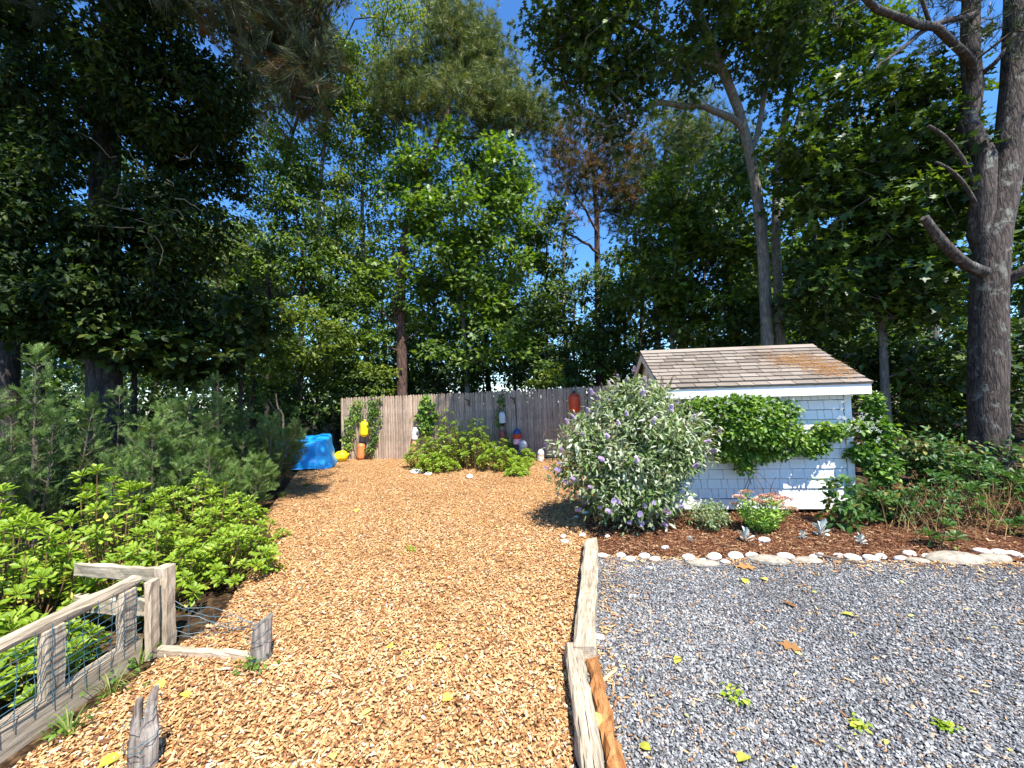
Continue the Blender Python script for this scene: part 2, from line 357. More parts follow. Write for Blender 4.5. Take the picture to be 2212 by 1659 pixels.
M['daisydark'] = leaf_mat('shaded daisy leaf', [(0.03, 0.085, 0.018), (0.05, 0.125, 0.022), (0.08, 0.17, 0.028), (0.25, 0.22, 0.05)], 0.4, 0.5, 0.28)  # daisy greens darkened, the right bed's shade put into the colour
M['buddleia'] = leaf_mat('grey green lance leaf', [(0.10, 0.17, 0.045), (0.19, 0.26, 0.10), (0.33, 0.38, 0.23), (0.52, 0.54, 0.44)], 0.6, 0.3, 0.28)
M['vine'] = leaf_mat('clematis leaf', [(0.04, 0.10, 0.014), (0.075, 0.17, 0.02), (0.13, 0.245, 0.026), (0.26, 0.36, 0.06)], 0.42, 0.5, 0.3)
M['sedum'] = leaf_mat('pale sedum leaf', [(0.13, 0.26, 0.03), (0.20, 0.36, 0.05), (0.28, 0.43, 0.09), (0.4, 0.48, 0.16)], 0.5, 0.4, 0.25)
M['grass'] = leaf_mat('grass blade', [(0.06, 0.14, 0.02), (0.11, 0.2, 0.03), (0.2, 0.25, 0.06), (0.35, 0.3, 0.12)], 0.5, 0.3, 0.3)
M['silver'] = leaf_mat('silver felted leaf', [(0.35, 0.40, 0.36), (0.48, 0.52, 0.48), (0.58, 0.62, 0.58)], 0.8, 0.1, 0.15, (1, 1, 1))
M['lilac'] = leaf_mat('lilac floret', [(0.52, 0.37, 0.62), (0.66, 0.52, 0.74), (0.78, 0.68, 0.82)], 0.7, 0.2, 0.3, (1, 1, 1))
M['seed'] = leaf_mat('brown seed spike', [(0.10, 0.06, 0.03), (0.17, 0.11, 0.055), (0.25, 0.17, 0.09)], 0.9, 0.1, 0.1, (1, 1, 1))
M['pinkhead'] = leaf_mat('pink floret', [(0.55, 0.25, 0.20), (0.68, 0.36, 0.28), (0.78, 0.52, 0.40)], 0.8, 0.1, 0.2, (1, 1, 1))
M['whitefl'] = leaf_mat('white star floret', [(0.72, 0.72, 0.6), (0.8, 0.8, 0.74)], 0.7, 0.2, 0.3, (1, 1, 1))
M['yleaf'] = leaf_mat('fallen yellow leaf', [(0.42, 0.42, 0.05), (0.62, 0.58, 0.08), (0.75, 0.66, 0.18)], 0.6, 0.3, 0.2, (1, 1, 0.6))
M['bleaf'] = leaf_mat('fallen brown leaf', [(0.22, 0.10, 0.03), (0.42, 0.22, 0.08)], 0.7, 0.2, 0.15, (1, 1, 0.8))

# ------------------------------------------------------------------ leaf shapes (unit length along +X)
def outline(pts, mid=0.0):
    V = np.array([(x, y, abs(y) * mid) for x, y in pts]); return V, np.arange(len(pts))[None, :]
def rhomb(w=0.5, fold=0.25, droop=0.12):
    V = np.array([(0, 0, 0), (0.45, -w/2, fold*w/2), (1, 0, -droop), (0.45, w/2, fold*w/2)]); return V, np.array([(0, 1, 2), (0, 2, 3)])
def oval(w=0.5, fold=0.25, droop=0.15):
    V = np.array([(0, 0, 0), (0.3, -w*0.42, fold*w*0.4), (0.68, -w*0.42, fold*w*0.4-droop*0.4), (1, 0, -droop), (0.68, w*0.42, fold*w*0.4-droop*0.4), (0.3, w*0.42, fold*w*0.4), (0.5, 0, 0.0)])
    return V, np.array([(0, 1, 6), (1, 2, 6), (2, 3, 6), (3, 4, 6), (4, 5, 6), (5, 0, 6)])
OAK = outline([(0, 0), (0.22, -0.14), (0.3, -0.34), (0.42, -0.1), (0.66, -0.36), (0.72, -0.1), (1, 0), (0.72, 0.1), (0.66, 0.36), (0.42, 0.1), (0.3, 0.34), (0.22, 0.14)], 0.15)
OBOV = (np.array([(0, 0, 0), (0.35, -0.09, 0.03), (0.75, -0.2, 0.05), (1, 0, -0.05), (0.75, 0.2, 0.05), (0.35, 0.09, 0.03), (0.6, 0, -0.01)]), np.array([(0, 1, 6), (1, 2, 6), (2, 3, 6), (3, 4, 6), (4, 5, 6), (5, 0, 6)]))
HEART = (np.array([(0, 0, 0), (0.05, -0.3, 0.06), (0.45, -0.4, 0.08), (1, 0, -0.1), (0.45, 0.4, 0.08), (0.05, 0.3, 0.06)]), np.array([(0, 1, 2), (0, 2, 3), (0, 3, 4), (0, 4, 5)]))
NEED = (np.array([(0, -0.035, 0), (0, 0.035, 0), (1, 0, 0)]), np.array([(0, 1, 2)]))
def spray_shape():
    V = []; Fc = []
    def tri(a, b, c):
        i = len(V); V.extend([a, b, c]); Fc.append((i, i+1, i+2))
    tri((0, -0.02, 0), (1.0, 0, 0), (0, 0.02, 0))
    for i, x in enumerate((0.12, 0.3, 0.48, 0.64, 0.8)):
        l = 0.42 * (1 - 0.5 * x)
        for s in (-1, 1):
            a = s * (0.62 + 0.1 * (i % 2)); e = (x + l*math.cos(a), l*math.sin(a), 0.05*s*(i % 2))
            tri((x - 0.02, 0, 0), (x + 0.09, 0, 0), e)
            m = (x + 0.55*l*math.cos(a), 0.55*l*math.sin(a), 0)
            tri((m[0]-0.05, m[1], 0.0), (m[0]+0.03, m[1]+0.02*s, 0), (m[0]+0.14, m[1]+0.10*s, 0.05))
    return np.array(V), np.array(Fc)
SPRAY = spray_shape()
def rnd(n): return nrm(RNG.normal(size=(n, 3)))
def put(mb, shape, pos, d, nv, s, tint, mi=0):
    """one copy of the shape at every pos, axis d, face normal nv, length s"""
    sv, sf = shape; n = len(pos)
    if n == 0: return
    d = nrm(d); nv = nv - d * np.sum(nv * d, -1, keepdims=True); nv = nrm(nv); sd = np.cross(nv, d)
    s = np.broadcast_to(np.asarray(s, float), (n,))[:, None, None]
    V = pos[:, None, :] + s * (sv[None, :, 0, None]*d[:, None] + sv[None, :, 1, None]*sd[:, None] + sv[None, :, 2, None]*nv[:, None])
    k = len(sv); Fc = (sf[None] + (np.arange(n)*k)[:, None, None]).reshape(-1, sf.shape[1])
    mb.add(V.reshape(-1, 3), Fc, np.repeat(np.broadcast_to(tint, (n,)), len(sf)), mi)
UP = np.array([0, 0, 1.0])

# ------------------------------------------------------------------ trees
def spline(P, n):
    P = np.asarray(P, float); t = np.linspace(0, len(P) - 1, n); out = []
    for q in t:
        i = min(int(q), len(P) - 2); f = q - i
        p0 = P[max(i-1, 0)]; p1 = P[i]; p2 = P[i+1]; p3 = P[min(i+2, len(P)-1)]
        out.append(0.5*((2*p1) + (-p0+p2)*f + (2*p0-5*p1+4*p2-p3)*f*f + (-p0+3*p1-3*p2+p3)*f**3))
    return np.array(out)
def blob_points(blobs, shell=0.55, gap=0.0):
    """cluster centres inside ellipsoids (centre, radii, count)"""
    out = []
    for c, r, k in blobs:
        q = rnd(k) * (RNG.random((k, 1)) ** (1/3.0) * (1 - shell) + shell * (0.75 + 0.25*RNG.random((k, 1))))
        out.append(np.asarray(c) + q * np.asarray(r))
    C = np.concatenate(out)
    if gap:
        w = sum(np.sin(C @ (nrm(RNG.normal(size=3)) * f) + RNG.uniform(0, 6.28)) for f in (2.2, 3.4, 4.6, 6.0))
        C = C[w > np.quantile(w, gap)]
        C = C + RNG.normal(0, 0.12, C.shape)
    return C
def px_blob(u, v, ru, rv, y, k, ry=None):
    c = at(u, v, y); rx = size(ru, y); rz = size(rv, y); return (c, (rx, ry if ry else min((rx + rz) / 2, 1.15), rz), int(k * 1.5))

class Tree:
    def __init__(s, trunk, r0, r1, n=14):
        s.P = []; s.par = []; s.fix = []; s.main = []
        s.add_limb(trunk, r0, r1, n)
    def add_limb(s, pts, r0, r1, n=9, wob=0.0):
        pts = [np.asarray(p, float) for p in pts]
        P = spline(pts, n)
        if wob: P[1:-1] += RNG.normal(0, wob, P[1:-1].shape)
        par = -1
        if s.P:
            A = np.array(s.P); par = int(np.argmin(np.linalg.norm(A - P[0], axis=1)))
        ids = [] if par < 0 else [par]
        for i in range(n):
            s.P.append(P[i]); s.par.append(par); par = len(s.P) - 1; s.fix.append(r0 + (r1 - r0) * i / (n - 1)); ids.append(par)
        s.main.append((P, np.linspace(r0, r1, n)))
    def attach(s, C, droop=0.1, up_pen=1.6, wig=0.12):
        C = np.asarray(C); base = np.array(s.P); order = np.argsort(np.min(np.linalg.norm(C[:, None] - base[None], axis=2), axis=1))
        s.tip = []; s.tipdir = []
        P = np.zeros((len(s.P) + 4*len(C), 3)); P[:len(s.P)] = base; m = len(s.P)
        for i in order:
            c = C[i]; d = c - P[:m]; L = np.linalg.norm(d, axis=1); L = L * np.where(d[:, 2] < 0, up_pen, 1.0) + 0.15*np.maximum(0, -d[:, 2])
            L[:2] += 5
            j = int(np.argmin(L)); a = P[j]; ln = np.linalg.norm(c - a); k = 1 if ln < 0.5 else (2 if ln < 1.6 else 3)
            prev = j
            for q in range(1, k + 1):
                f = q / k; p = a + (c - a) * f
                if q < k: p = p + RNG.normal(0, wig * ln * 0.5, 3) + UP * (droop * ln * math.sin(math.pi * f))
                P[m] = p; s.P.append(p); s.par.append(prev); s.fix.append(0); prev = m; m += 1
            s.tip.append(c); s.tipdir.append(nrm(c - P[s.par[prev]]))
        s.tip = np.array(s.tip); s.tipdir = np.array(s.tipdir)
    def branches(s, mb, rt=0.006, k=4, tint=0.5, expo=2.3, rmax=0.09):
        n = len(s.P); acc = np.zeros(n); kids = [[] for _ in range(n)]
        for i in range(n - 1, -1, -1):
            if acc[i] == 0: acc[i] = rt ** expo
            if s.par[i] >= 0: acc[s.par[i]] += acc[i]; kids[s.par[i]].append(i)
        R = np.minimum(acc ** (1/expo), rmax); P = np.array(s.P)
        for i in range(n):
            for ch in kids[i]:
                if s.fix[ch]: continue
                cont = (not s.fix[i]) and s.par[i] >= 0 and max((q for q in kids[i]), key=lambda q: acc[q]) == ch
                if cont: continue
                path = [i]; q = ch
                while True:
                    path.append(q)
                    nx = [x for x in kids[q] if not s.fix[x]]
                    if not nx: break
                    q = max(nx, key=lambda x: acc[x])
                rr = R[path].copy(); rr[0] = min(rr[0], rr[1] * 1.25)
                tube(mb, P[path], rr, k if rr[1] < 0.02 else k + 2, tint, cap=False)
def leafy(mb, shape, C, per, rad, s, tl=0.5, tv=0.22, flat=0.55, droop=0.25, upb=0.9, mi=0, sun=0.75):
    n = len(C) * per; c = np.repeat(C, per, 0)
    off = rnd(n) * (RNG.random((n, 1)) ** 0.45) * rad * RNG.uniform(0.7, 1.25, (len(C), 1)).repeat(per, 0) * np.array([1, 1, flat])
    pos = c + off; d = nrm(off) * 0.7 + RNG.normal(size=(n, 3)) * 0.5 - UP * droop
    nv = UP * upb + RNG.normal(size=(n, 3)) * 0.45 + SUN * sun
    ct = np.repeat(RNG.normal(0, tv, len(C)), per)
    put(mb, shape, pos, d, nv, s * RNG.uniform(0.7, 1.2, n), np.clip(tl + ct + RNG.normal(0, tv, n), 0, 1), mi)
def tufts(mb, C, D, per, needles, L, tl=0.5, tv=0.2, rad=0.16, spread=0.75, upw=0.5, mi=0, w=0.055):
    n = len(C) * per; c = np.repeat(C, per, 0) + RNG.normal(size=(n, 3)) * rad
    dd = nrm(np.repeat(D, per, 0) * 0.5 + RNG.normal(size=(n, 3)) * 0.6 + UP * upw)
    t = np.clip(tl + RNG.normal(0, tv, n), 0, 1)
    pos = np.repeat(c, needles, 0) + np.repeat(dd, needles, 0) * RNG.uniform(-0.5, 0.3, (n*needles, 1)) * L
    d = nrm(np.repeat(dd, needles, 0) + RNG.normal(size=(n*needles, 3)) * spread * 0.6)
    put(mb, (np.array([(0, -w/2, 0), (0, w/2, 0), (1, 0, 0)]), NEED[1]), pos, d, rnd(n*needles), L * RNG.uniform(0.7, 1.15, n*needles), np.clip(np.repeat(t, needles) + RNG.normal(0, 0.08, n*needles), 0, 1), mi)

def make_tree(name, label, cat, trunk, r0, r1, blobs, leaf, bark, shape=None, per=40, rad=0.45, s=0.14, limbs=(), group=None, tl=0.45,
              pine=None, twig_r=0.006, k=12, shell=0.5, droop=0.25, stubs=(), flat=0.55, tv=0.22, wig=0.12, rmax=0.09, trunk_n=14, upb=0.7, gap=0.22):
    base = np.array(trunk[0], float)
    root = thing(name, base, label, cat, group)
    tr = Tree(trunk, r0, r1, trunk_n)
    tm = MB(); P, R = tr.main[0]; R = R.copy()
    R[0] *= 1.35; R[1] *= 1.08
    tube(tm, P, R, k, lumps=0.035)
    tm.build('trunk', bark, root, True)
    for pts, a, b in limbs:
        tr.add_limb(pts, a, b, 10, wob=a * 0.35)
        lm = MB(); P, R = tr.main[-1]; j = tr.par[len(tr.P) - 10]
        if j >= 0 and np.linalg.norm(tr.P[j] - P[0]) < 1.2: P = np.vstack([tr.P[j], P]); R = np.concatenate([[R[0] * 1.15], R])
        tube(lm, P, R, 8, lumps=0.04); lm.build('limb', bark, root, True)
    for pts, a, b in stubs:
        sm = MB(); tube(sm, spline(pts, 7), np.linspace(a, b, 7), 7, lumps=0.05); sm.build('branch_stub', bark, root, True)
    C = blob_points(blobs, shell=shell, gap=gap)
    C = C[C[:, 2] > 0.25]
    tr.attach(C, wig=wig)
    bm_ = MB(); tr.branches(bm_, twig_r, rmax=rmax)
    bm_.build('branches', bark, root, True, 'stuff')
    lm = MB()
    if pine: tufts(lm, tr.tip, tr.tipdir, pine['per'], pine['n'], pine['L'], tl, tv, pine.get('rad', 0.2), pine.get('spread', 0.75), pine.get('up', 0.5), w=pine.get('w', 0.055))
    else: leafy(lm, shape, tr.tip, int(per * 0.85), rad * 0.78, s * 1.2, tl, tv, flat, droop, upb)
    lm.build('crown', leaf, root, False, 'stuff')
    return root, tr

# ------------------------------------------------------------------ loose pieces by geometry nodes (nobody could count them)
def scatter(name, P, rot, scl, kind, mat, label):
    me = bpy.data.meshes.new(name); me.vertices.add(len(P)); me.vertices.foreach_set('co', P.astype(np.float32).ravel())
    for nm, a in (('rot', rot), ('scl', scl)):
        at_ = me.attributes.new(nm, 'FLOAT_VECTOR', 'POINT'); at_.data.foreach_set('vector', a.astype(np.float32).ravel())
    me.materials.append(mat); me.update()
    o = bpy.data.objects.new(name, me); COL.objects.link(o); place(o, T((0, 0, 0)))
    ng = bpy.data.node_groups.new(name, 'GeometryNodeTree')
    ng.interface.new_socket('Geometry', in_out='INPUT', socket_type='NodeSocketGeometry')
    ng.interface.new_socket('Geometry', in_out='OUTPUT', socket_type='NodeSocketGeometry')
    nn = ng.nodes; gi = nn.new('NodeGroupInput'); go = nn.new('NodeGroupOutput'); ip = nn.new('GeometryNodeInstanceOnPoints')
    if kind == 'stone':
        pr = nn.new('GeometryNodeMeshIcoSphere'); pr.inputs['Radius'].default_value = 0.5; pr.inputs['Subdivisions'].default_value = 1
    else:
        pr = nn.new('GeometryNodeMeshCube')
    sm = nn.new('GeometryNodeSetMaterial'); sm.inputs['Material'].default_value = mat
    ar = nn.new('GeometryNodeInputNamedAttribute'); ar.data_type = 'FLOAT_VECTOR'; ar.inputs[0].default_value = 'rot'
    asx = nn.new('GeometryNodeInputNamedAttribute'); asx.data_type = 'FLOAT_VECTOR'; asx.inputs[0].default_value = 'scl'
    er = nn.new('FunctionNodeEulerToRotation')
    lk = ng.links.new
    lk(gi.outputs[0], ip.inputs['Points']); lk(pr.outputs[0], sm.inputs[0]); lk(sm.outputs[0], ip.inputs['Instance'])
    lk(ar.outputs[0], er.inputs[0]); lk(er.outputs[0], ip.inputs['Rotation']); lk(asx.outputs[0], ip.inputs['Scale'])
    lk(ip.outputs[0], go.inputs[0])
    md = o.modifiers.new('pieces', 'NODES'); md.node_group = ng
    return tag(o, label, None, None, 'stuff')
def inside(P, poly):
    poly = np.asarray(poly); x, y = P[:, 0], P[:, 1]; r = np.zeros(len(P), bool); j = len(poly) - 1
    for i in range(len(poly)):
        xi, yi = poly[i]; xj, yj = poly[j]
        c = ((yi > y) != (yj > y)) & (x < (xj - xi) * (y - yi) / (yj - yi + 1e-12) + xi); r ^= c; j = i
    return r
def spread(poly, n, dens, seed):
    """n tries over the polygon's box, kept with probability dens(distance to the yard's near edge)"""
    rg = np.random.default_rng(seed); poly = np.asarray(poly)
    P = rg.uniform(poly.min(0), poly.max(0), (n, 2)); P = P[inside(P, poly)]
    d = np.hypot(P[:, 0], P[:, 1]); return P[rg.random(len(P)) < dens(d)]
def sheet(name, poly, z, mat, label=None):
    mb = MB(); mb.add(np.array([(x, y, z) for x, y in poly]), np.arange(len(poly))[None, :])
    o = mb.build(name, mat); return tag(o, label, None, None, 'structure')
#@@SECTIONS@@
# ================================================================== THE SETTING
def P2(u, v): q = gnd(u, v); return (float(q[0]), float(q[1]))
ff = MB(); ff.add(np.array([(-60, -25, -0.012), (60, -25, -0.012), (60, 90, -0.012), (-60, 90, -0.012)]), [(0, 1, 2, 3)])
tag(ff.build('forest_floor', M['floor']), 'dark leaf litter floor under the trees', None, None, 'structure')
PATH = [(-2.35, -3), (-2.35, 2.6), (-2.3, 3.0), (-2.5, 3.5), (-2.85, 4.6), (-3.7, 5.7), (-4.3, 7.2), (-4.9, 8.6), (-5.3, 9.6), (-5.2, 11.1), (-2, 10.75), (1.9, 10.1), (2.1, 8), (1.7, 6.6), (0.95, 5.6), (0.85, 4.6), (0.8, 4.15), (0.37, 2.44), (0.22, 1.7), (0.22, -3)]
GRAV = [(0.24, -3), (0.24, 1.7), (0.40, 2.44), (0.82, 4.0), (1.8, 3.86), (2.8, 3.76), (3.7, 3.66), (4.6, 3.56), (8.5, 3.1), (8.5, -3)]
BED = [(0.82, 4.02), (1.8, 3.88), (2.8, 3.78), (3.7, 3.68), (4.6, 3.58), (8.8, 3.1), (9.5, 5.5), (7.5, 6.5), (4.6, 6.2), (2.1, 6.2), (1.7, 6.6), (0.95, 5.6), (0.85, 4.6)]
sheet('mulch_path', PATH, 0.0, M['mulch'], 'sunlit path of fresh orange wood chips')
sheet('gravel_drive', GRAV, 0.004, M['gravelbed'], 'blue grey crushed stone parking area')
sheet('planting_bed', BED, 0.008, M['bed'], 'brown bark mulch bed in front of the white shed')

q = spread(PATH, 700000, lambda d: np.where(d < 3.2, 0.85, np.where(d < 5.5, 0.5, np.where(d < 9, 0.24, 0.1))), 1)
n = len(q)
scatter('wood_chips', np.column_stack([q, RNG.uniform(0.0, 0.022, n)]), np.column_stack([RNG.normal(0, 0.35, n), RNG.normal(0, 0.35, n), RNG.uniform(0, 6.3, n)]),
        np.column_stack([RNG.gamma(2.2, 0.0062, n) + 0.006, RNG.gamma(3.0, 0.0018, n) + 0.003, RNG.uniform(0.001, 0.004, n)]), 'chip', M['chip'], 'loose tan and orange wood chips covering the path')
q = spread(GRAV, 800000, lambda d: np.where(d < 3.2, 0.85, np.where(d < 5, 0.55, 0.25)), 2)
n = len(q); g_ = RNG.gamma(4.0, 0.0019, n) + 0.0055
scatter('crushed_stones', np.column_stack([q, RNG.uniform(0.004, 0.014, n)]), np.column_stack([RNG.normal(0, 0.5, n), RNG.normal(0, 0.5, n), RNG.uniform(0, 6.3, n)]),
        g_[:, None] * RNG.uniform(0.5, 1.2, (n, 3)) * np.array([1.25, 1.0, 0.5]), 'stone', M['stonebit'], 'blue grey crushed stones of the parking area')
q = spread(BED, 90000, lambda d: np.where(d < 6, 0.5, 0.25), 3)
n = len(q)
thin = RNG.random(n) < 0.45
scatter('bark_mulch', np.column_stack([q, RNG.uniform(0.008, 0.03, n)]), np.column_stack([RNG.normal(0, 0.3, n), RNG.normal(0, 0.3, n), RNG.uniform(0, 6.3, n)]),
        np.column_stack([np.where(thin, RNG.uniform(0.04, 0.11, n), RNG.uniform(0.012, 0.04, n)), np.where(thin, 0.0022, RNG.uniform(0.006, 0.015, n)), RNG.uniform(0.002, 0.006, n)]), 'chip', M['barkbit'], 'bark bits and fallen pine needles on the bed')
# chips and needles strayed onto the gravel beside the timbers and along the stones
q = np.concatenate([np.column_stack([np.interp(y, [1.2, 2.44, 4.0], [0.30, 0.47, 0.9]) + RNG.exponential(0.14, len(y)), y]) for y in [RNG.uniform(1.2, 4.0, 420)]] + [np.column_stack([x, np.interp(x, [0.85, 2.8, 4.6, 8], [3.95, 3.72, 3.52, 3.1]) - RNG.exponential(0.09, len(x))]) for x in [RNG.uniform(0.85, 6, 1100)]] + [np.column_stack([RNG.uniform(0.5, 5, 300), RNG.uniform(1.2, 3.6, 300)])])
q = q[inside(q, GRAV)]; n = len(q)
scatter('stray_chips', np.column_stack([q, RNG.uniform(0.018, 0.026, n)]), np.column_stack([RNG.normal(0, 0.25, n), RNG.normal(0, 0.25, n), RNG.uniform(0, 6.3, n)]),
        np.column_stack([RNG.uniform(0.012, 0.045, n), RNG.uniform(0.003, 0.010, n), np.full(n, 0.003)]), 'chip', M['chip'], 'stray wood chips lying on the gravel')

# ------------------------------------------------------------------ stockade fence
FA = np.array([-4.93, 11.10, 0.0]); FB = np.array([2.75, 9.90, 0.0])
fdir = nrm(FB - FA); fn = np.array([fdir[1], -fdir[0], 0.0])            # fn points at the yard
fence = thing('stockade_fence', (FA + FB) / 2, 'long weathered grey cedar picket fence across the back of the yard', 'fence')
FL = float(np.linalg.norm(FB - FA)); NP = 104; pw = FL / NP
def fence_top(t): return np.interp(t, [0, 0.5, 1], [1.75, 1.80, 1.87])
def picket_mesh(seed):
    rg = np.random.default_rng(seed); w = pw * 0.93; h = 1.75; mb = MB(); th = 0.016
    pts = [(-w/2, 0), (w/2, 0), (w/2, h-0.07), (w*0.36, h-0.022), (w*0.12, h), (-w*0.12, h), (-w*0.36, h-0.022), (-w/2, h-0.07)]
    bow = rg.uniform(0.002, 0.007)
    A = np.array([(x, -th/2 - bow*(1-(2*x/w)**2), z) for x, z in pts]); B = np.array([(x, th/2, z) for x, z in pts])
    m1 = np.array([(0, -th/2 - bow*1.6, 0), (0, -th/2 - bow*1.6, h - 0.02)])
    mb.add(np.concatenate([A, B]), [(0,1,9,8),(1,2,10,9),(2,3,11,10),(3,4,12,11),(4,5,13,12),(5,6,14,13),(6,7,15,14),(7,0,8,15)])
    mb.add(np.concatenate([A, m1]), [(1,2,9,8),(0,8,9,7)]); mb.add(np.concatenate([A, m1]), [(2,3,9),(3,4,9),(4,5,9),(5,6,9),(6,7,9)])
    mb.add(B, [(7,6,5,4,3,2,1,0)])
    return mb.mesh('picket', M['fence'])
pm = [picket_mesh(i) for i in range(5)]
for i in range(NP):
    t = (i + 0.5) / NP; p = FA + (FB - FA) * t
    zt = fence_top(t) + RNG.normal(0, 0.007); gapz = max(0.0, (t - 0.45) * 0.12)
    sc = (zt - gapz) / 1.75
    a = math.atan2(fdir[1], fdir[0])
    Mx = T((p[0] + fn[0]*RNG.normal(0, 0.002), p[1] + fn[1]*RNG.normal(0, 0.002), gapz)) @ Matrix.Rotation(a + RNG.normal(0, 0.02), 4, 'Z') @ Matrix.Rotation(RNG.normal(0, 0.003), 4, 'Y') @ Matrix.Diagonal((1, 1, sc, 1))
    inst('picket', pm[i % 5], Mx, fence)
for z in (0.35, 0.95, 1.5):
    for s in range(3):
        a = FA + (FB - FA) * (s/3 + 0.001) - fn*0.03; b = FA + (FB - FA) * ((s+1)/3 - 0.001) - fn*0.03
        beam('rail', a + UP*(z), b + UP*(z + 0.02), 0.03, 0.07, M['post'], fence, seg=4)
for t in (0.005, 0.17, 0.34, 0.51, 0.68, 0.85, 0.995):
    p = FA + (FB - FA) * t - fn * 0.095
    beam('post', p - UP*0.05, p + UP*1.68, 0.09, 0.09, M['post'], fence, up=fn, seg=4)

# ------------------------------------------------------------------ white shed
S0 = np.array([2.11, 5.29, 0.0]); S1 = np.array([4.42, 5.07, 0.0])
sx = nrm(S1 - S0); sn = np.array([sx[1], -sx[0], 0.0])                   # sn towards the camera
SW = float(np.linalg.norm(S1 - S0)); SD = 1.72; SZ0 = 0.07
shed = thing('garden_shed', (S0 + S1)/2 - sn*SD/2, 'small white shingled shed with a brown grey gable roof', 'shed')
def sp(x, y, z): return S0 + sx*x - sn*y + UP*z                           # x along the front, y into the shed
SM = Matrix(((sx[0], -sn[0], 0, S0[0]), (sx[1], -sn[1], 0, S0[1]), (0, 0, 1, 0), (0, 0, 0, 1)))
HW, RZ, OV, OVG = 1.68, 2.30, 0.20, 0.12
ridge_y = SD/2; slope = (RZ - 1.70) / (ridge_y + OV)
wm = MB()
box(wm, (SW/2, SD/2, (SZ0 + HW)/2), (SW - 0.02, SD - 0.02, HW - SZ0), M=SM)
wall = wm.build('wall', M['gap'], shed)
# front shingles laid one by one, butts proud of the course above
shm = []
for i in range(8):
    w = (0.085, 0.10, 0.115, 0.13, 0.145, 0.16, 0.175, 0.19)[i]; mb = MB(); h = 0.119; g = 0.006
    r2 = np.random.default_rng(i); e = r2.uniform(-0.002, 0.002, 2)
    V = np.array([(g/2, -0.024, e[0]), (w-g/2, -0.024, e[1]), (w-g/2, -0.004, h), (g/2, -0.004, h), (g/2, 0, e[0]), (w-g/2, 0, e[1]), (w-g/2, 0.0, h), (g/2, 0.0, h)])
    mb.add(V, [(0,1,2,3), (0,4,5,1), (1,5,6,2), (3,2,6,7), (0,3,7,4)]); shm.append((w, mb.mesh('shingle', M['white'])))
EXPO = 0.128; z = SZ0 + 0.135
while z < HW - 0.02:
    x = 0.085
    while x < SW - 0.10:
        w, me = random.choice(shm)
        if x + w > SW - 0.085: w2 = SW - 0.085 - x; sc = w2 / w
        else: w2 = w; sc = 1.0
        if w2 > 0.02: inst('shingle', me, SM @ T((x, 0.009 if False else 0.008, z)) @ Matrix.Diagonal((sc, 1, min(1, (HW - z)/0.119), 1)), wall)
        x += w2
    z += EXPO
cb = MB(); box(cb, (0.04, -0.011, (SZ0+HW)/2), (0.08, 0.024, HW - SZ0), M=SM); cb.build('corner_board', M['white'], shed)
cb = MB(); box(cb, (SW-0.04, -0.011, (SZ0+HW)/2), (0.08, 0.024, HW - SZ0), M=SM); cb.build('corner_board', M['white'], shed)
cb = MB(); box(cb, (SW/2, -0.015, SZ0 + 0.06), (SW - 0.165, 0.03, 0.13), M=SM); cb.build('skirt_board', M['white'], shed)
for x in (0.05, SW/2, SW-0.05):
    fb = MB(); box(fb, (x, 0.1, 0.03), (0.2, 0.2, 0.078), M=SM); fb.build('foundation_block', M['slab'], shed)
# gables
for x0, x1 in ((-0.014, 0.005), (SW - 0.005, SW + 0.014)):
    gm = MB(); tri = [(0, HW), (SD, HW), (ridge_y, HW + slope*ridge_y)]
    V = np.array([(x0, y, zz) for y, zz in tri] + [(x1, y, zz) for y, zz in tri]); A = np.array(SM); V = V @ A[:3,:3].T + A[:3,3]
    gm.add(V, [(0,1,2), (5,4,3)]); gm.add(V, [(0,3,4,1), (1,4,5,2), (2,5,3,0)]); gm.build('gable', M['bouncewhite'], shed)
# roof: two slabs, shingle tabs on the visible slope
run = ridge_y + OV; Ls = run * math.sqrt(1 + slope*slope); ca, sa = 1/math.sqrt(1+slope*slope), slope/math.sqrt(1+slope*slope)
RW = SW + 2*OVG
def slope_frame(side):
    # local x along the ridge, y up the slope, z out of the roof
    if side == 0: o = sp(-OVG, -OV, RZ - slope*run); xx = sx; yy = -sn*ca + UP*sa
    else: o = sp(SW + OVG, SD + OV, RZ - slope*run); xx = -sx; yy = sn*ca + UP*sa
    zz = np.cross(xx, yy)
    return Matrix(((xx[0], yy[0], zz[0], o[0]), (xx[1], yy[1], zz[1], o[1]), (xx[2], yy[2], zz[2], o[2]), (0, 0, 0, 1)))
rm = MB()
for sd in (0, 1): box(rm, (RW/2, Ls/2 - 0.002*sd, -0.014), (RW, Ls - 0.004, 0.028), M=slope_frame(sd))
roof = rm.build('roof', M['roofdeck'], shed)
rows = 11; ex = Ls / rows
tabm = []
for i in range(3):
    mb = MB(); w, h = 0.305, ex * 1.02; r2 = np.random.default_rng(40 + i)
    xs = np.linspace(0.006, w-0.006, 4); lo = r2.uniform(-0.004, 0.004, 4)
    V = np.concatenate([[(x, lo[k], 0.019 + r2.uniform(0, 0.002)) for k, x in enumerate(xs)], [(x, h, 0.004) for x in xs], [(x, lo[k], 0.001) for k, x in enumerate(xs)]])
    mb.add(V, [(k, k+1, k+5, k+4) for k in range(3)] + [(k+8, k+9, k+1, k) for k in range(3)]); mb.add(V, [(0, 4, 8), (3, 11, 7)]); tabm.append(mb.mesh('shingle', M['roofing']))
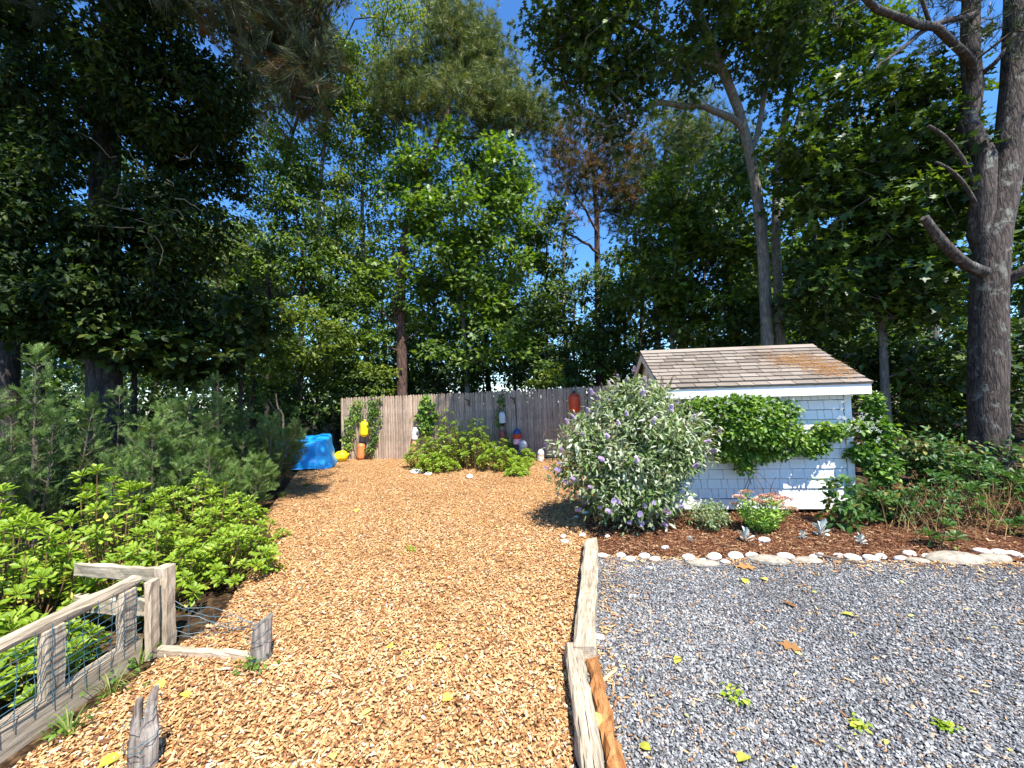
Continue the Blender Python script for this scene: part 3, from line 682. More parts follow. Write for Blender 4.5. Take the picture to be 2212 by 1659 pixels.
for sd in (0, 1):
    SF = slope_frame(sd)
    for r in range(rows):
        x = -0.1 - 0.11 * ((r * 2) % 5)
        while x < RW:
            tw = random.choice((0.19, 0.23, 0.27, 0.305)); a = max(x, -0.012); b_ = min(x + tw, RW + 0.012)
            if b_ - a > 0.03: inst('shingle', random.choice(tabm), SF @ T((a, r*ex - 0.02*(r == 0), 0.0)) @ Matrix.Diagonal(((b_-a)/0.305, 1, 1, 1)), roof)
            x += tw
rc = MB(); P = np.array([sp(-OVG-0.012, ridge_y, RZ+0.004), sp(SW+OVG+0.012, ridge_y, RZ+0.004)])
for sd in (0, 1):
    SF = slope_frame(sd); box(rc, (RW/2, Ls - 0.05, 0.017), (RW+0.02, 0.11, 0.006), M=SF)
rc.build('ridge_cap', M['roofing'], roof)
# fascia, soffit, drip edge
zf = RZ - slope*run - 0.03
fm = MB(); box(fm, (SW/2, -OV + 0.012, zf - 0.055), (RW, 0.022, 0.13), M=SM); fm.build('fascia', M['white'], shed)
fm = MB(); box(fm, (SW/2, -OV/2 + 0.012, zf - 0.075), (RW - 0.03, OV - 0.03, 0.015), M=SM); fm.build('soffit', M['white'], shed)
fm = MB(); box(fm, (SW/2, SD + OV - 0.012, zf - 0.055), (RW, 0.022, 0.13), M=SM); fm.build('fascia', M['white'], shed)
dm = MB(); box(dm, (SW/2, -OV - 0.006, zf + 0.016), (RW + 0.01, 0.018, 0.014), M=SM); dm.build('drip_edge', M['roofdeck'], shed)
for xg in (-OVG + 0.01, SW + OVG - 0.01):
    for sd in (0, 1):
        SF = slope_frame(sd); bm2 = MB(); xx = 0.01 if (sd == 0) == (xg < 0) else RW - 0.01
        box(bm2, (xx, Ls/2, -0.075), (0.018, Ls - 0.02, 0.09), M=SF); bm2.build('rake_board', M['bouncewhite'], shed)

# pine needles drifted on the roof
SF = slope_frame(0); n = 1500
px = np.concatenate([RNG.normal(RW*0.80, 0.20, n//2), RNG.normal(RW*0.90, 0.16, n//2)]); py = np.concatenate([RNG.normal(Ls*0.55, 0.12, n//2), RNG.normal(Ls*0.32, 0.14, n//2)])
k = (px > 0.02) & (px < RW-0.02) & (py > 0.05) & (py < Ls - 0.08); px, py = px[k], py[k]; n = len(px)
nm = MB(); A = np.array(SF); pos = np.column_stack([px, py, np.full(n, 0.017)]) @ A[:3,:3].T + A[:3,3]
dirs = np.column_stack([RNG.normal(size=n), RNG.normal(size=n), RNG.normal(0, 0.1, n)]) @ A[:3,:3].T
put(nm, NEED, pos, dirs, np.repeat(A[None, :3, 2], n, 0), RNG.uniform(0.06, 0.11, n), RNG.random(n))
tag(nm.build('fallen_needles', M['bleaf']), 'dry tan pine needles drifted on the shed roof', None, None, 'stuff')

# ------------------------------------------------------------------ landscape timbers beside the gravel
a = np.array([0.795, 4.15, 0.0]); b_ = np.array([0.39, 2.40, 0.0])
t1 = beam('landscape_timber', a, b_ - 0*UP, 0.135, 0.115, M['timber'], seg=16, rough=0.004, ch=0.012, ends=(0.02, 0.012), seed=3)
tag(t1, 'pale weathered timber laid along the gravel, farther of the two', 'timber', 'landscape timbers between chips and gravel')
a = np.array([0.335, 2.47, 0.0]); b_ = np.array([0.27, 1.30, 0.0])
t2 = thing('landscape_timber', a, 'grey cracked timber at the chip path edge with long splits', 'timber', 'landscape timbers between chips and gravel')
o = beam('timber_body', a, b_, 0.105, 0.10, M['timber'], t2, seg=16, rough=0.004, ch=0.012, ends=(0.012, 0.0), seed=4)
cm = MB()
for off, x0, x1 in ((0.005, 0.0, 1.1), (-0.036, 0.35, 1.15)):
    P = [a + (b_ - a)*t + np.array([1, 0.06, 0])*(off + RNG.normal(0, 0.002)) + UP*0.0995 for t in np.linspace(x0/1.17, x1/1.17, 14)]
    tube(cm, P, np.concatenate([[0.001], RNG.uniform(0.0015, 0.003, 12), [0.001]]), 4)
cm.build('crack', M['dark'], t2)
a = np.array([0.445, 2.40, -0.03]); b_ = np.array([0.365, 1.25, -0.03])
t3 = beam('rotten_timber', a, b_, 0.075, 0.085, M['rot'], seg=22, rough=0.007, ch=0.016, ends=(0.02, 0.0), seed=5)
tag(t3, 'orange brown rotten timber half buried between the grey timber and the gravel', 'timber')

# ------------------------------------------------------------------ low garden fence at the left
gf = thing('garden_fence', (-2.5, 2.3, 0), 'low grey wooden garden fence with blue green wire mesh', 'fence')
XB = -2.47
kb = beam('kickboard', (XB-0.04, 0.2, -0.02), (XB-0.04, 2.58, -0.02), 0.085, 0.165, M['post'], gf, seg=16, rough=0.003, seed=6)
zr0 = float(at(0, 1372, 1.97)[2]); 
pc = at(322, 1240, 2.62); XR = float(pc[0]); zr = float(pc[2]); pl = at(0, 1384, 2.0)
rail_a = np.array([XB - 0.06, 0.2, zr + 0.005]); rail_b = np.array([XB - 0.06, 2.60, zr])
beam('rail', rail_a - UP*0.05, rail_b - UP*0.05, 0.085, 0.048, M['timber'], gf, seg=18, rough=0.005, ch=0.014, seed=7)
for yy, hh, bev in ((1.34, zr - 0.045, 0), (2.10, zr - 0.045, 1), (2.50, zr - 0.05, 1)):
    beam('post', (XB - 0.05, yy, 0.14), (XB - 0.05, yy, hh), 0.10, 0.05, M['post'], gf, up=(1, 0, 0), seg=6, rough=0.003, seed=int(yy*10))
beam('post', (XB + 0.02, 2.60, 0.0), (XB + 0.02, 2.60, zr - 0.035), 0.075, 0.045, M['post'], gf, up=(1, 0, 0), seg=8, seed=21)
beam('corner_post', (XB - 0.02, 2.72, 0.0), (XB - 0.02, 2.72, zr + 0.01), 0.085, 0.085, M['post'], gf, up=(1, 0, 0), seg=8, seed=22)
beam('back_rail', (XB + 0.02, 2.72, zr - 0.10), (XB - 0.75, 2.86, zr - 0.10), 0.035, 0.095, M['timber'], gf, seg=10, seed=23)
beam('low_rail', (XB - 0.08, 2.80, 0.16), (XB - 0.8, 2.9, 0.16), 0.05, 0.12, M['timber'], gf, seg=8, seed=24)
XW = XB + 0.008
for i, yy in enumerate(np.arange(0.5, 2.56, 0.075)):
    wmb = MB(); P = [(XW + RNG.normal(0, 0.004), yy + RNG.normal(0, 0.004), z) for z in np.linspace(0.10, zr - 0.01, 7)]
    tube(wmb, P, 0.0022, 4); wmb.build('wire', M['wire'], gf)
for z in np.linspace(0.17, zr - 0.06, 8):
    wmb = MB(); P = [(XW + 0.003 + RNG.normal(0, 0.004), yy, z + RNG.normal(0, 0.004)) for yy in np.linspace(0.3, 2.56, 22)]
    tube(wmb, P, 0.0022, 4); wmb.build('wire', M['wire'], gf)
# slack end of the mesh beyond the corner
for z in np.linspace(0.02, 0.30, 6):
    wmb = MB(); P = [(XB + 0.03 + 0.5*t, 2.75 + 0.12*t + RNG.normal(0, 0.006), max(0.012, z*(1 - 0.75*t) + 0.02*math.sin(9*t + z*30))) for t in np.linspace(0, 1, 10)]
    tube(wmb, P, 0.0022, 4); wmb.build('wire', M['wire'], gf)
for t in np.linspace(0.05, 1, 7):
    wmb = MB(); P = [(XB + 0.03 + 0.5*t + RNG.normal(0, 0.006), 2.75 + 0.12*t, max(0.01, z*(1 - 0.75*t))) for z in np.linspace(0.0, 0.34, 6)]
    tube(wmb, P, 0.0022, 4); wmb.build('wire', M['wire'], gf)
pk = beam('buried_plank', gnd(338, 1412) - UP*0.05, gnd(546, 1424) - UP*0.065, 0.05, 0.10, M['post'], seg=10, rough=0.004, seed=31)
tag(pk, 'half buried grey plank running from garden fence corner to the short stump', 'plank')

# ------------------------------------------------------------------ old stumps
def stump(name, base, profile_top, w, d, h, lean, label, seed, split=None):
    """rough upright piece of split wood: a ring of ragged vertical staves"""
    rg = np.random.default_rng(seed); root = thing(name, base, label, 'stump', 'old split post stumps in the chips'); mb = MB()
    k = 22; zs = np.linspace(-0.04, 1, 9); ang = np.arange(k)*2*math.pi/k; groove = 1 + rg.normal(0, 0.10, k)
    V = []
    for zi in zs:
        for a_, g_ in zip(ang, groove):
            x = w/2*math.copysign(abs(math.cos(a_))**0.6, math.cos(a_))*g_*(1 - 0.12*max(zi, 0)); y = d/2*math.copysign(abs(math.sin(a_))**0.6, math.sin(a_))*g_
            top = np.interp(x/(w/2), profile_top[0], profile_top[1]) + rg.normal(0, 0.015)
            V.append((base[0] + x + lean[0]*zi*h + rg.normal(0, 0.002), base[1] + y + lean[1]*zi*h + rg.normal(0, 0.002), max(zi, -0.04)*h*(top if zi > 0.99 else top if zi > 0 else 1)))
    V = np.array(V); n = len(zs); i = np.arange(n-1)[:, None]; j = np.arange(k)[None, :]; j2 = (j+1) % k
    mb.add(V, np.stack([i*k+j, i*k+j2, (i+1)*k+j2, (i+1)*k+j], -1).reshape(-1, 4))
    c = V[-k:].mean(0) - UP*0.02; mb.add(np.vstack([V[-k:], c]), [(q, (q+1) % k, k) for q in range(k)])
    mb.build('stump_wood', M['stump'], root); return root
s1b = gnd(562, 1428)
st1 = stump('split_stump', s1b, ([-1, -0.3, 0.2, 0.5, 1], [0.80, 0.84, 0.95, 1.0, 0.97]), 0.105, 0.10, 0.285, (0.06, 0.0), 'short square grey stump at the end of the buried plank', 1)
s2b = gnd(310, 1662)
root = thing('forked_stump', s2b, 'tall thin dark grey stump forked into two jagged prongs near the bottom edge', 'stump', 'old split post stumps in the chips')
mb = MB()
def staves(pts, rr, sq=0.8):
    P = spline(pts, 11); R_ = np.interp(np.linspace(0, 1, 11), np.linspace(0, 1, len(rr)), rr); tube(mb, P, R_, 9, lumps=0.10)
staves([s2b + (-0.025, 0, -0.03), s2b + (-0.024, 0, 0.12), s2b + (-0.028, 0, 0.24), s2b + (-0.018, 0.0, 0.32)], [0.036, 0.034, 0.019, 0.010])
staves([s2b + (0.025, 0, -0.03), s2b + (0.026, 0, 0.13), s2b + (0.030, 0, 0.24), s2b + (0.042, 0.0, 0.31), s2b + (0.062, 0.0, 0.375)], [0.035, 0.034, 0.025, 0.02, 0.008])
staves([s2b + (0.0, 0.01, -0.03), s2b + (0.0, 0.01, 0.1), s2b + (0.004, 0.01, 0.19)], [0.035, 0.033, 0.012])
mb.build('stump_wood', M['stump'], root)
for rt, bb, hh, rr in ((st1, s1b, 0.26, 0.072), (root, s2b, 0.22, 0.07)):
    for q in range(4):
        wmb = MB(); a0 = RNG.uniform(0, 6); P = [bb + np.array([rr*math.cos(a0+t*2.6), rr*math.sin(a0+t*2.6) - 0.002, 0.04 + hh*(0.12 + 0.2*q + 0.4*t/2.6*(1 if q % 2 else -0.35))]) for t in np.linspace(0, 2.6, 9)]
        tube(wmb, P, 0.0016, 4); wmb.build('wire', M['wire'], rt)

# ------------------------------------------------------------------ buoys on and by the fence
def fence_point(u, v, off=0.0):
    """point on the fence face (off metres in front) seen at photo position u, v"""
    d = ray(u, v); o = FA + fn*off; t = np.dot(o - CAMP, fn) / np.dot(d, fn); return CAMP + d*t
def ropeline(p0, p1, r, mat, parent, sag=0.0):
    mb = MB(); P = [p0 + (p1-p0)*t - UP*sag*math.sin(math.pi*t) for t in np.linspace(0, 1, 8)]; tube(mb, P, r, 5); return mb.build('rope', mat, parent, True)
BG = 'fishing buoys decorating the fence'
def pill(L, r, k=7, nose=0.5):
    a = np.linspace(0, math.pi/2, k); e = r*nose*2
    return [(max(r*math.sin(t), 0.001), L/2*-1 + e*(1-math.cos(t))) for t in a] + [(max(r*math.cos(t), 0.001), L/2 - e + e*math.sin(t)) for t in a]
def buoy(name, label, c, L, r, mat, tilt=(0, 0), nose=0.5, bands=None, cap=None, prof=None, rz=0.0, k=20):
    root = thing(name, c, label, 'buoy', BG)
    A = T(c) @ Matrix.Rotation(rz, 4, 'Z') @ Matrix.Rotation(tilt[0], 4, 'Y') @ Matrix.Rotation(tilt[1], 4, 'X'); prof = prof or pill(L, r, 7, nose)
    if not bands: bands = [('body', mat, -9, 9)]
    for nm, mt, z0, z1 in bands:
        lo = max(z0, prof[0][1]); hi = min(z1, prof[-1][1]); zz = [p[1] for p in prof]; rr = [p[0] for p in prof]
        pts = [(np.interp(lo, zz, rr), lo)] + [p for p in prof if lo < p[1] < hi] + [(np.interp(hi, zz, rr), hi)]
        mb = MB(); lathe(mb, pts, k, A); mb.build(nm, mt, root, True)
    if cap:
        mb = MB(); z = prof[-1][1]; lathe(mb, [(0.001, z - 0.03), (cap[0], z - 0.02), (cap[0], z + cap[1]*0.7), (cap[0]*0.6, z + cap[1]), (0.001, z + cap[1])], 12, A); mb.build('eyelet', cap[2], root, True)
        tm_ = MB(); zc = z + cap[1]; ring = [(0.018*math.cos(t), 0, zc + 0.014 + 0.018*math.sin(t)) for t in np.linspace(0, 2*math.pi, 11)]; Am = np.array(A)
        tube(tm_, np.array(ring) @ Am[:3,:3].T + Am[:3,3], 0.006, 5); tm_.build('rope_loop', M['drope'], root, True)
    return root
c = fence_point(787, 927, 0.15); b1 = buoy('yellow_buoy', 'bright yellow buoy hanging on the vine covered end of the fence', c, 0.44, 0.12, M['byellow'], (0.06, 0), 0.42, cap=(0.03, 0.05, M['byellow']))
ropeline(c + UP*0.27, fence_point(785, 862, 0.02), 0.008, M['rope'], b1)
c2 = fence_point(780, 975, 0.13); b2 = buoy('orange_buoy', 'faded orange buoy hanging just below the yellow one on the fence', c2, 0.46, 0.105, M['borange'], (0.05, 0), 0.4, cap=(0.03, 0.035, M['bblack']))
ropeline(c2 + UP*0.25, c - UP*0.22, 0.005, M['rope'], b2)
g0 = gnd(737, 997); buoy('yellow_ball_buoy', 'round yellow buoy lying on the ground beside the fence end', g0 + UP*0.145, 0.37, 0.15, M['byellow'], (1.35, 0.0), 0.48, cap=(0.035, 0.04, M['byellow']))
c = fence_point(1241, 870, 0.13); b4 = buoy('red_orange_buoy', 'red orange oval buoy hanging high on the shaded fence right of centre', c, 0.50, 0.145, M['bred'], (-0.02, 0), 0.5, cap=(0.03, 0.05, M['bblack']))
ropeline(c + UP*0.28, fence_point(1243, 843, 0.02), 0.006, M['drope'], b4)
mb = MB(); tube(mb, [c - UP*0.24, c - UP*0.36 + np.array([0.01, 0, 0])], [0.014, 0.012], 6); mb.build('rope_tail', M['rope'], b4)
# white over peach spar leaning on the fence
c = fence_point(896, 945, 0.12); L = 0.92
prof = [(0.05, -0.62), (0.062, -0.55), (0.062, -0.06), (0.085, -0.04), (0.09, 0.12), (0.08, 0.20), (0.055, 0.27), (0.02, 0.30), (0.001, 0.305)]
buoy('spar_buoy', 'white topped peach spar buoy leaning on the fence by the middle vine', c, L, 0.1, M['bwhite'], (0.10, 0), bands=[('shaft', M['btan'], -9, -0.05), ('top', M['bwhite'], -0.05, 9)], prof=prof)
c = fence_point(1085, 903, 0.10); prof = [(0.05, -0.20), (0.055, -0.14), (0.056, -0.135), (0.088, -0.13), (0.09, 0.04), (0.075, 0.12), (0.04, 0.155), (0.001, 0.16)]
b6 = buoy('white_buoy', 'small white buoy with black foot hanging on the ivy strand', c, 0.36, 0.09, M['bwhite'], (-0.04, 0), bands=[('foot', M['bblack'], -9, -0.1325), ('body', M['bwhite'], -0.1325, 9)], prof=prof)
ropeline(c + UP*0.16, fence_point(1085, 855, 0.02), 0.005, M['rope'], b6)
c = fence_point(1085, 941, 0.10); b7 = buoy('chipped_red_buoy', 'slim faded red buoy with flaking paint under the small white buoy', c, 0.33, 0.062, M['bred2'], (-0.02, 0), 0.6)
ropeline(c + UP*0.16, fence_point(1085, 912, 0.1), 0.005, M['rope'], b7)
c = fence_point(1117, 944, 0.13); prof = [(0.10, -0.19), (0.112, -0.16), (0.116, 0.02), (0.11, 0.12), (0.085, 0.18), (0.04, 0.205), (0.001, 0.21)]
b8 = buoy('striped_buoy', 'navy, red and pink banded buoy hanging on a long blue rope', c, 0.4, 0.115, M['bred'], (0, 0), bands=[('pink_band', M['bpink'], -9, -0.045), ('red_band', M['bred'], -0.045, 0.085), ('navy_band', M['bblue'], 0.085, 9)], prof=prof)
ropeline(c + UP*0.21, fence_point(1112, 858, 0.02), 0.010, M['drope'], b8); 
mb = MB(); tube(mb, [c - UP*0.18, c - UP*0.46], [0.03, 0.026], 8); mb.build('spindle', M['bblue'], b8, True)
c = fence_point(1130, 963, 0.30); buoy('grey_foam_buoy', 'small grey white foam buoy hanging at the striped buoy\'s right', c, 0.26, 0.105, M['bgrey'], (0.05, 0.1), bands=[('lower_half', M['bgrey'], -9, -0.01), ('upper_half', M['bwhite'], -0.01, 9)], prof=[(0.07, -0.13), (0.098, -0.11), (0.10, 0.02), (0.09, 0.08), (0.05, 0.125), (0.001, 0.135)])
g0 = gnd(1167, 996); prof = [(0.06, 0.0), (0.085, 0.02), (0.088, 0.10), (0.085, 0.21), (0.064, 0.275), (0.03, 0.30), (0.001, 0.305)]
buoy('banded_white_buoy', 'white buoy with tan and pale blue bands standing on the soil at the fence foot', g0, 0.37, 0.1, M['bwhite'], (0.1, 0.12), bands=[('base', M['bwhite'], -9, 0.14), ('tan_band', M['btan'], 0.14, 0.18), ('blue_band', flat_mat('pale blue paint', (0.42, 0.55, 0.66), 0.7, 0.2), 0.18, 0.22), ('top', M['bwhite'], 0.22, 9)], prof=prof)
# rusty hooks on the pickets
for u, v in ((1012, 866), (1110, 862)):
    p = fence_point(u, v, 0.03); hm = MB(); tube(hm, [p + (-0.08, 0, 0.05), p + (0.02, -0.02, 0.0), p + (0.0, -0.03, -0.09), p + (0.05, -0.02, -0.15)], [0.02, 0.028, 0.022, 0.012], 6, lumps=0.2)
    tag(hm.build('dried_stalk', M['seed']), 'brown dried stalk hung high on the fence %s' % ('left of the blue rope' if u < 1100 else 'at the top of the blue rope'), 'dried plant', 'dried stalks on the fence')

# ------------------------------------------------------------------ blue tarp over a heap
tb = gnd(660, 1008); yaw = 0.35
root = thing('blue_tarp', tb, 'crumpled bright blue tarpaulin draped over a boxy heap by the fence', 'tarp')
ca_, sa_ = math.cos(yaw), math.sin(yaw); NXt, NYt = 90, 90
hx, hy, hz = 0.60, 0.60, 0.70
gx = np.linspace(-1, 1, NXt); V = []
from math import hypot
rg = np.random.default_rng(12)
fold = [(rg.uniform(0, 6.28), rg.uniform(4, 17), rg.uniform(0.3, 1)) for _ in range(26)]
for a_ in np.linspace(0, 2*math.pi, 120, endpoint=False):
    for q_i, q in enumerate(np.linspace(0, 1, 44)):
        # q 0..0.5 on top, 0.5..1 down the sides
        sqx = math.copysign(abs(math.cos(a_))**0.45, math.cos(a_)); sqy = math.copysign(abs(math.sin(a_))**0.45, math.sin(a_))
        flare = 0.20 * max(0, (q - 0.5)/0.5)**1.3
        rr = min(q/0.5, 1.0) + flare
        x, y = hx*sqx*rr, hy*sqy*rr
        pl_ = sum(w_*math.sin(f_*a_ + p_ + 3*q) for p_, f_, w_ in fold)/26
        dn = max(0, (q - 0.5)/0.5)
        crease = 0.11*pl_*dn**0.7
        sagq = 0.05*math.sin(a_*2+0.6) + 0.10*sqx*0.4
        z = (hz + sagq - 0.06*(q/0.5)**2*0.3 if q <= 0.5 else (hz + sagq - 0.018)*(1-dn)**0.85)
        z = z + 0.018*math.sin(11*x + 5*y + 2.2*math.sin(6*y)) * (1-dn*0.3)*(0.4 + 0.6*(q > 0.3)) + 0.012*math.sin(23*z + 9*a_ + 3*math.sin(5*a_))*dn
        hem = 0.05 + 0.05*math.sin(a_*3 + 1) + 0.03*math.sin(a_*7)
        z = max(z, hem*0.6*max(0, dn-0.8)*4)
        x += math.cos(a_)*(crease + 0.02*math.sin(19*z + 4*a_)*dn); y += math.sin(a_)*(crease + 0.02*math.sin(17*z + 5*a_)*dn)
        V.append((tb[0] + ca_*x - sa_*y, tb[1] + sa_*x + ca_*y, max(z, 0.005)))
V = np.array(V).reshape(120, 44, 3); mb = MB(); i = np.arange(120)[:, None]; j = np.arange(43)[None, :]; i2 = (i+1) % 120
mb.add(V.reshape(-1, 3), np.stack([i*44+j, i*44+j+1, i2*44+j+1, i2*44+j], -1).reshape(-1, 4))
mb.build('tarp_sheet', M['tarp'], root, True)
# a tail of the tarp trailing out to the left
mb = MB(); R1 = 26; Cn = 14
V = []
p0 = gnd(640, 965); 
for i in range(R1):
    for j in range(Cn):
        s_, t_ = i/(R1-1), j/(Cn-1)
        x = -0.50 - 0.75*s_; y = -0.42 + 0.75*t_ - 0.25*s_; z = 0.62*(1-s_)**1.5*(1 - 0.45*(1-t_)**2) + 0.035*math.sin(17*t_ + 5*s_) + 0.03*math.sin(13*s_ + 8*t_) + 0.03
        V.append((tb[0] + ca_*x - sa_*y, tb[1] + sa_*x + ca_*y, max(z, 0.012)))
i = np.arange(R1-1)[:, None]; j = np.arange(Cn-1)[None, :]
mb.add(np.array(V), np.stack([i*Cn+j, (i+1)*Cn+j, (i+1)*Cn+j+1, i*Cn+j+1], -1).reshape(-1, 4)); mb.build('tarp_tail', M['tarp'], root, True)

# ------------------------------------------------------------------ stones
def stone_mesh(seed, flat=0.5, k=1.0):
    rg = np.random.default_rng(seed); n, m = 9, 12; V = []
    bumps_ = [(nrm(rg.normal(size=3)), rg.uniform(-0.22, 0.22)) for _ in range(6)]
    for i in range(n):
        th = math.pi*i/(n-1)
        for j in range(m):
            ph = 2*math.pi*j/m; d = np.array([math.sin(th)*math.cos(ph), math.sin(th)*math.sin(ph), math.cos(th)])
            r = 1 + sum(b_*max(0, np.dot(d, a_))**2 for a_, b_ in bumps_); V.append(d*r*np.array([0.5, 0.36, 0.5*flat]))
    i = np.arange(n-1)[:, None]; j = np.arange(m)[None, :]; j2 = (j+1) % m; mb = MB()
    mb.add(np.array(V), np.stack([i*m+j, (i+1)*m+j, (i+1)*m+j2, i*m+j2], -1).reshape(-1, 4)); return mb
stm = [stone_mesh(i, 0.42).mesh('edging_stone', M['shell'], True) for i in range(7)]
ORD = 'first second third fourth fifth sixth seventh eighth ninth tenth eleventh twelfth thirteenth fourteenth fifteenth sixteenth seventeenth eighteenth nineteenth twentieth'.split()
def ordw(i): return ORD[i] if i < 20 else ('twenty-' + ORD[i-20] if i < 29 else ('thirtieth' if i == 29 else 'thirty-' + ORD[i-30]))
# measured along the gravel edge: u, v centre, width in px
EDGE = [(1300,1204,30,0),(1341,1203,24,0),(1363,1211,26,0),(1392,1204,28,0),(1414,1210,26,0),(1437,1186,22,0),(1487,1208,30,0),(1517,1212,20,0),(1543,1208,36,0),(1588,1205,40,0),(1566,1216,22,0),(1624,1203,34,0),(1651,1171,32,0),(1697,1206,38,0),(1731,1210,24,0),(1757,1206,24,0),(1773,1202,22,0),(1812,1203,24,0),(1840,1208,36,0),(1880,1210,34,0),(1903,1205,26,0),(1944,1209,28,0),(1965,1200,28,0),(2002,1206,30,0),(2037,1210,28,0),(2064,1204,22,0),(2122,1196,36,0),(2160,1197,34,0),(2192,1202,34,0)]
EDGE_SORT = sorted(EDGE)
for i, (u, v, w, _) in enumerate(EDGE_SORT):
    p = gnd(u, v); s_ = size(w, p[1]) * 0.95
    o = inst('edging_stone', stm[i % 7], T(p + UP*s_*0.12) @ Matrix.Rotation(RNG.uniform(-0.5, 0.5) + (3.1 if i % 2 else 0), 4, 'Z') @ Matrix.Rotation(RNG.normal(0, 0.18), 4, 'X') @ Matrix.Scale(s_, 4))
    if v < 1190: lab = 'lone white stone in the bed %s' % ('left of the pink sedum' if u < 1500 else 'in front of the pink sedum')
    else: lab = 'white edging stone, %s from the timber along the gravel' % ordw(i)
    tag(o, lab, 'stone', 'white stones edging the gravel')
slabs = [(1520, 1222, 60, 'tan flat stone in the edging row left of the sedum'), (1660, 1216, 70, 'long tan flat stone in the edging in front of the sedum'), (1745, 1216, 60, 'grey flat stone in the edging right of the sedum'), (1985, 1216, 46, 'pointed tan stone beside the long grey edging slab'), (2060, 1213, 110, 'long grey edging slab at the far end of the stone row'), (2150, 1213, 80, 'short thick grey slab after the long edging slab')]
for i, (u, v, w, lab) in enumerate(slabs):
    p = gnd(u, v); s_ = size(w, p[1]) * 1.05
    me = stone_mesh(60 + i, 0.34); o = inst('edging_slab', me.mesh('edging_slab', M['slab']), T(p + UP*0.02) @ Matrix.Rotation(-0.08 + RNG.normal(0, 0.1), 4, 'Z') @ Matrix.Scale(s_, 4) @ Matrix.Diagonal((1, 0.62, 0.8, 1)))
    tag(o, lab, 'stone', 'flat slabs in the gravel edging')
for i, (u, v, w, lab) in enumerate([(1295, 1381, 24, 'pinkish round stone beside the pale timber on the gravel'), (1217, 1161, 14, 'grey white stone in the bush shadow, farther of the close pair'), (1219, 1172, 18, 'grey white stone in the bush shadow, nearer of the close pair'), (1258, 1158, 16, 'grey stone alone in the bush shadow on the chips'), (1245, 1118, 12, 'small pale stone at the back of the bush shadow'), (1266, 1111, 18, 'flat grey stone at the butterfly bush foot'), (1312, 1161, 14, 'white stone at the front of the butterfly bush shadow'), (1404, 1228, 12, 'tiny white stone alone on the gravel near the timber')]):
    p = gnd(u, v); s_ = size(w, p[1])*1.1
    tag(inst('beach_stone', stm[i % 7], T(p + UP*s_*0.15) @ Matrix.Rotation(i*1.3, 4, 'Z') @ Matrix.Scale(s_, 4)), lab, 'stone', 'loose beach stones')
for i, (u, v, w, lab) in enumerate([(900, 1022, 26, 'flat white stone at the left foot of the centre bed'), (925, 1026, 18, 'white stone second from left before the centre bed'), (1015, 1033, 22, 'white stone mid front of the centre bed'), (1117, 1028, 14, 'small white stone near the right front of the centre bed'), (1128, 1016, 16, 'white stone at the right end of the centre bed'), (1136, 1024, 14, 'white stone beside the end stone of the centre bed'), (1140, 1012, 12, 'smallest white stone at the right tip of the centre bed')]):
    p = gnd(u, v); s_ = size(w, p[1])*1.1
    tag(inst('border_stone', stm[(i+3) % 7], T(p + UP*s_*0.12) @ Matrix.Rotation(i*0.9, 4, 'Z') @ Matrix.Scale(s_, 4)), lab, 'stone', 'white stones around the centre bed')

# ------------------------------------------------------------------ fallen stick and leaves on the gravel and chips
sm_ = MB(); a_, b_ = gnd(1768, 1520) if False else gnd(1768-8, 1215), gnd(1860, 1219)
p0, p1 = gnd(1768, 1521) if False else gnd(1790, 1522), gnd(1822, 1492)
sm_ = MB(); A0, B0 = gnd(1762, 1208), gnd(1868, 1226); tube(sm_, spline([A0 + UP*0.05, (A0+B0)/2 + UP*0.04, B0 + UP*0.03], 8), np.linspace(0.012, 0.006, 8), 6, lumps=0.1)
tag(sm_.build('fallen_stick', M['twig']), 'thin brown stick lying along the edging stones', 'stick')
sm_ = MB(); A0, B0 = gnd(1762 + 0, 1520 - 8) if False else gnd(1767, 2020/2), gnd(1, 1)
sm_ = MB(); A0, B0 = gnd(1304, 1480), gnd(1332, 1458); tube(sm_, spline([A0 + UP*0.025, (A0+B0)/2 + UP*0.032, B0 + UP*0.03], 7), np.linspace(0.010, 0.008, 7), 6, lumps=0.12)
tag(sm_.build('broken_twig', M['btan']), 'short pale broken twig on the gravel by the timbers', 'stick')
def fallen_leaf(u, v, w, mat, label, name='fallen_leaf', shape=None, curl=0.1, z=0.022):
    p = gnd(u, v) + UP*z; mb = MB(); s_ = size(w, p[1])*1.15; an = RNG.uniform(0, 6.28)
    put(mb, shape or oval(0.75, 0.3, 0.2), np.array([p - s_*0.5*np.array([math.cos(an), math.sin(an), 0])]), np.array([[math.cos(an), math.sin(an), 0.02]]), np.array([[RNG.normal(0, 0.12), RNG.normal(0, 0.12), 1]]), s_, RNG.random())
    return tag(mb.build(name, mat), label, 'leaf', 'fallen leaves')
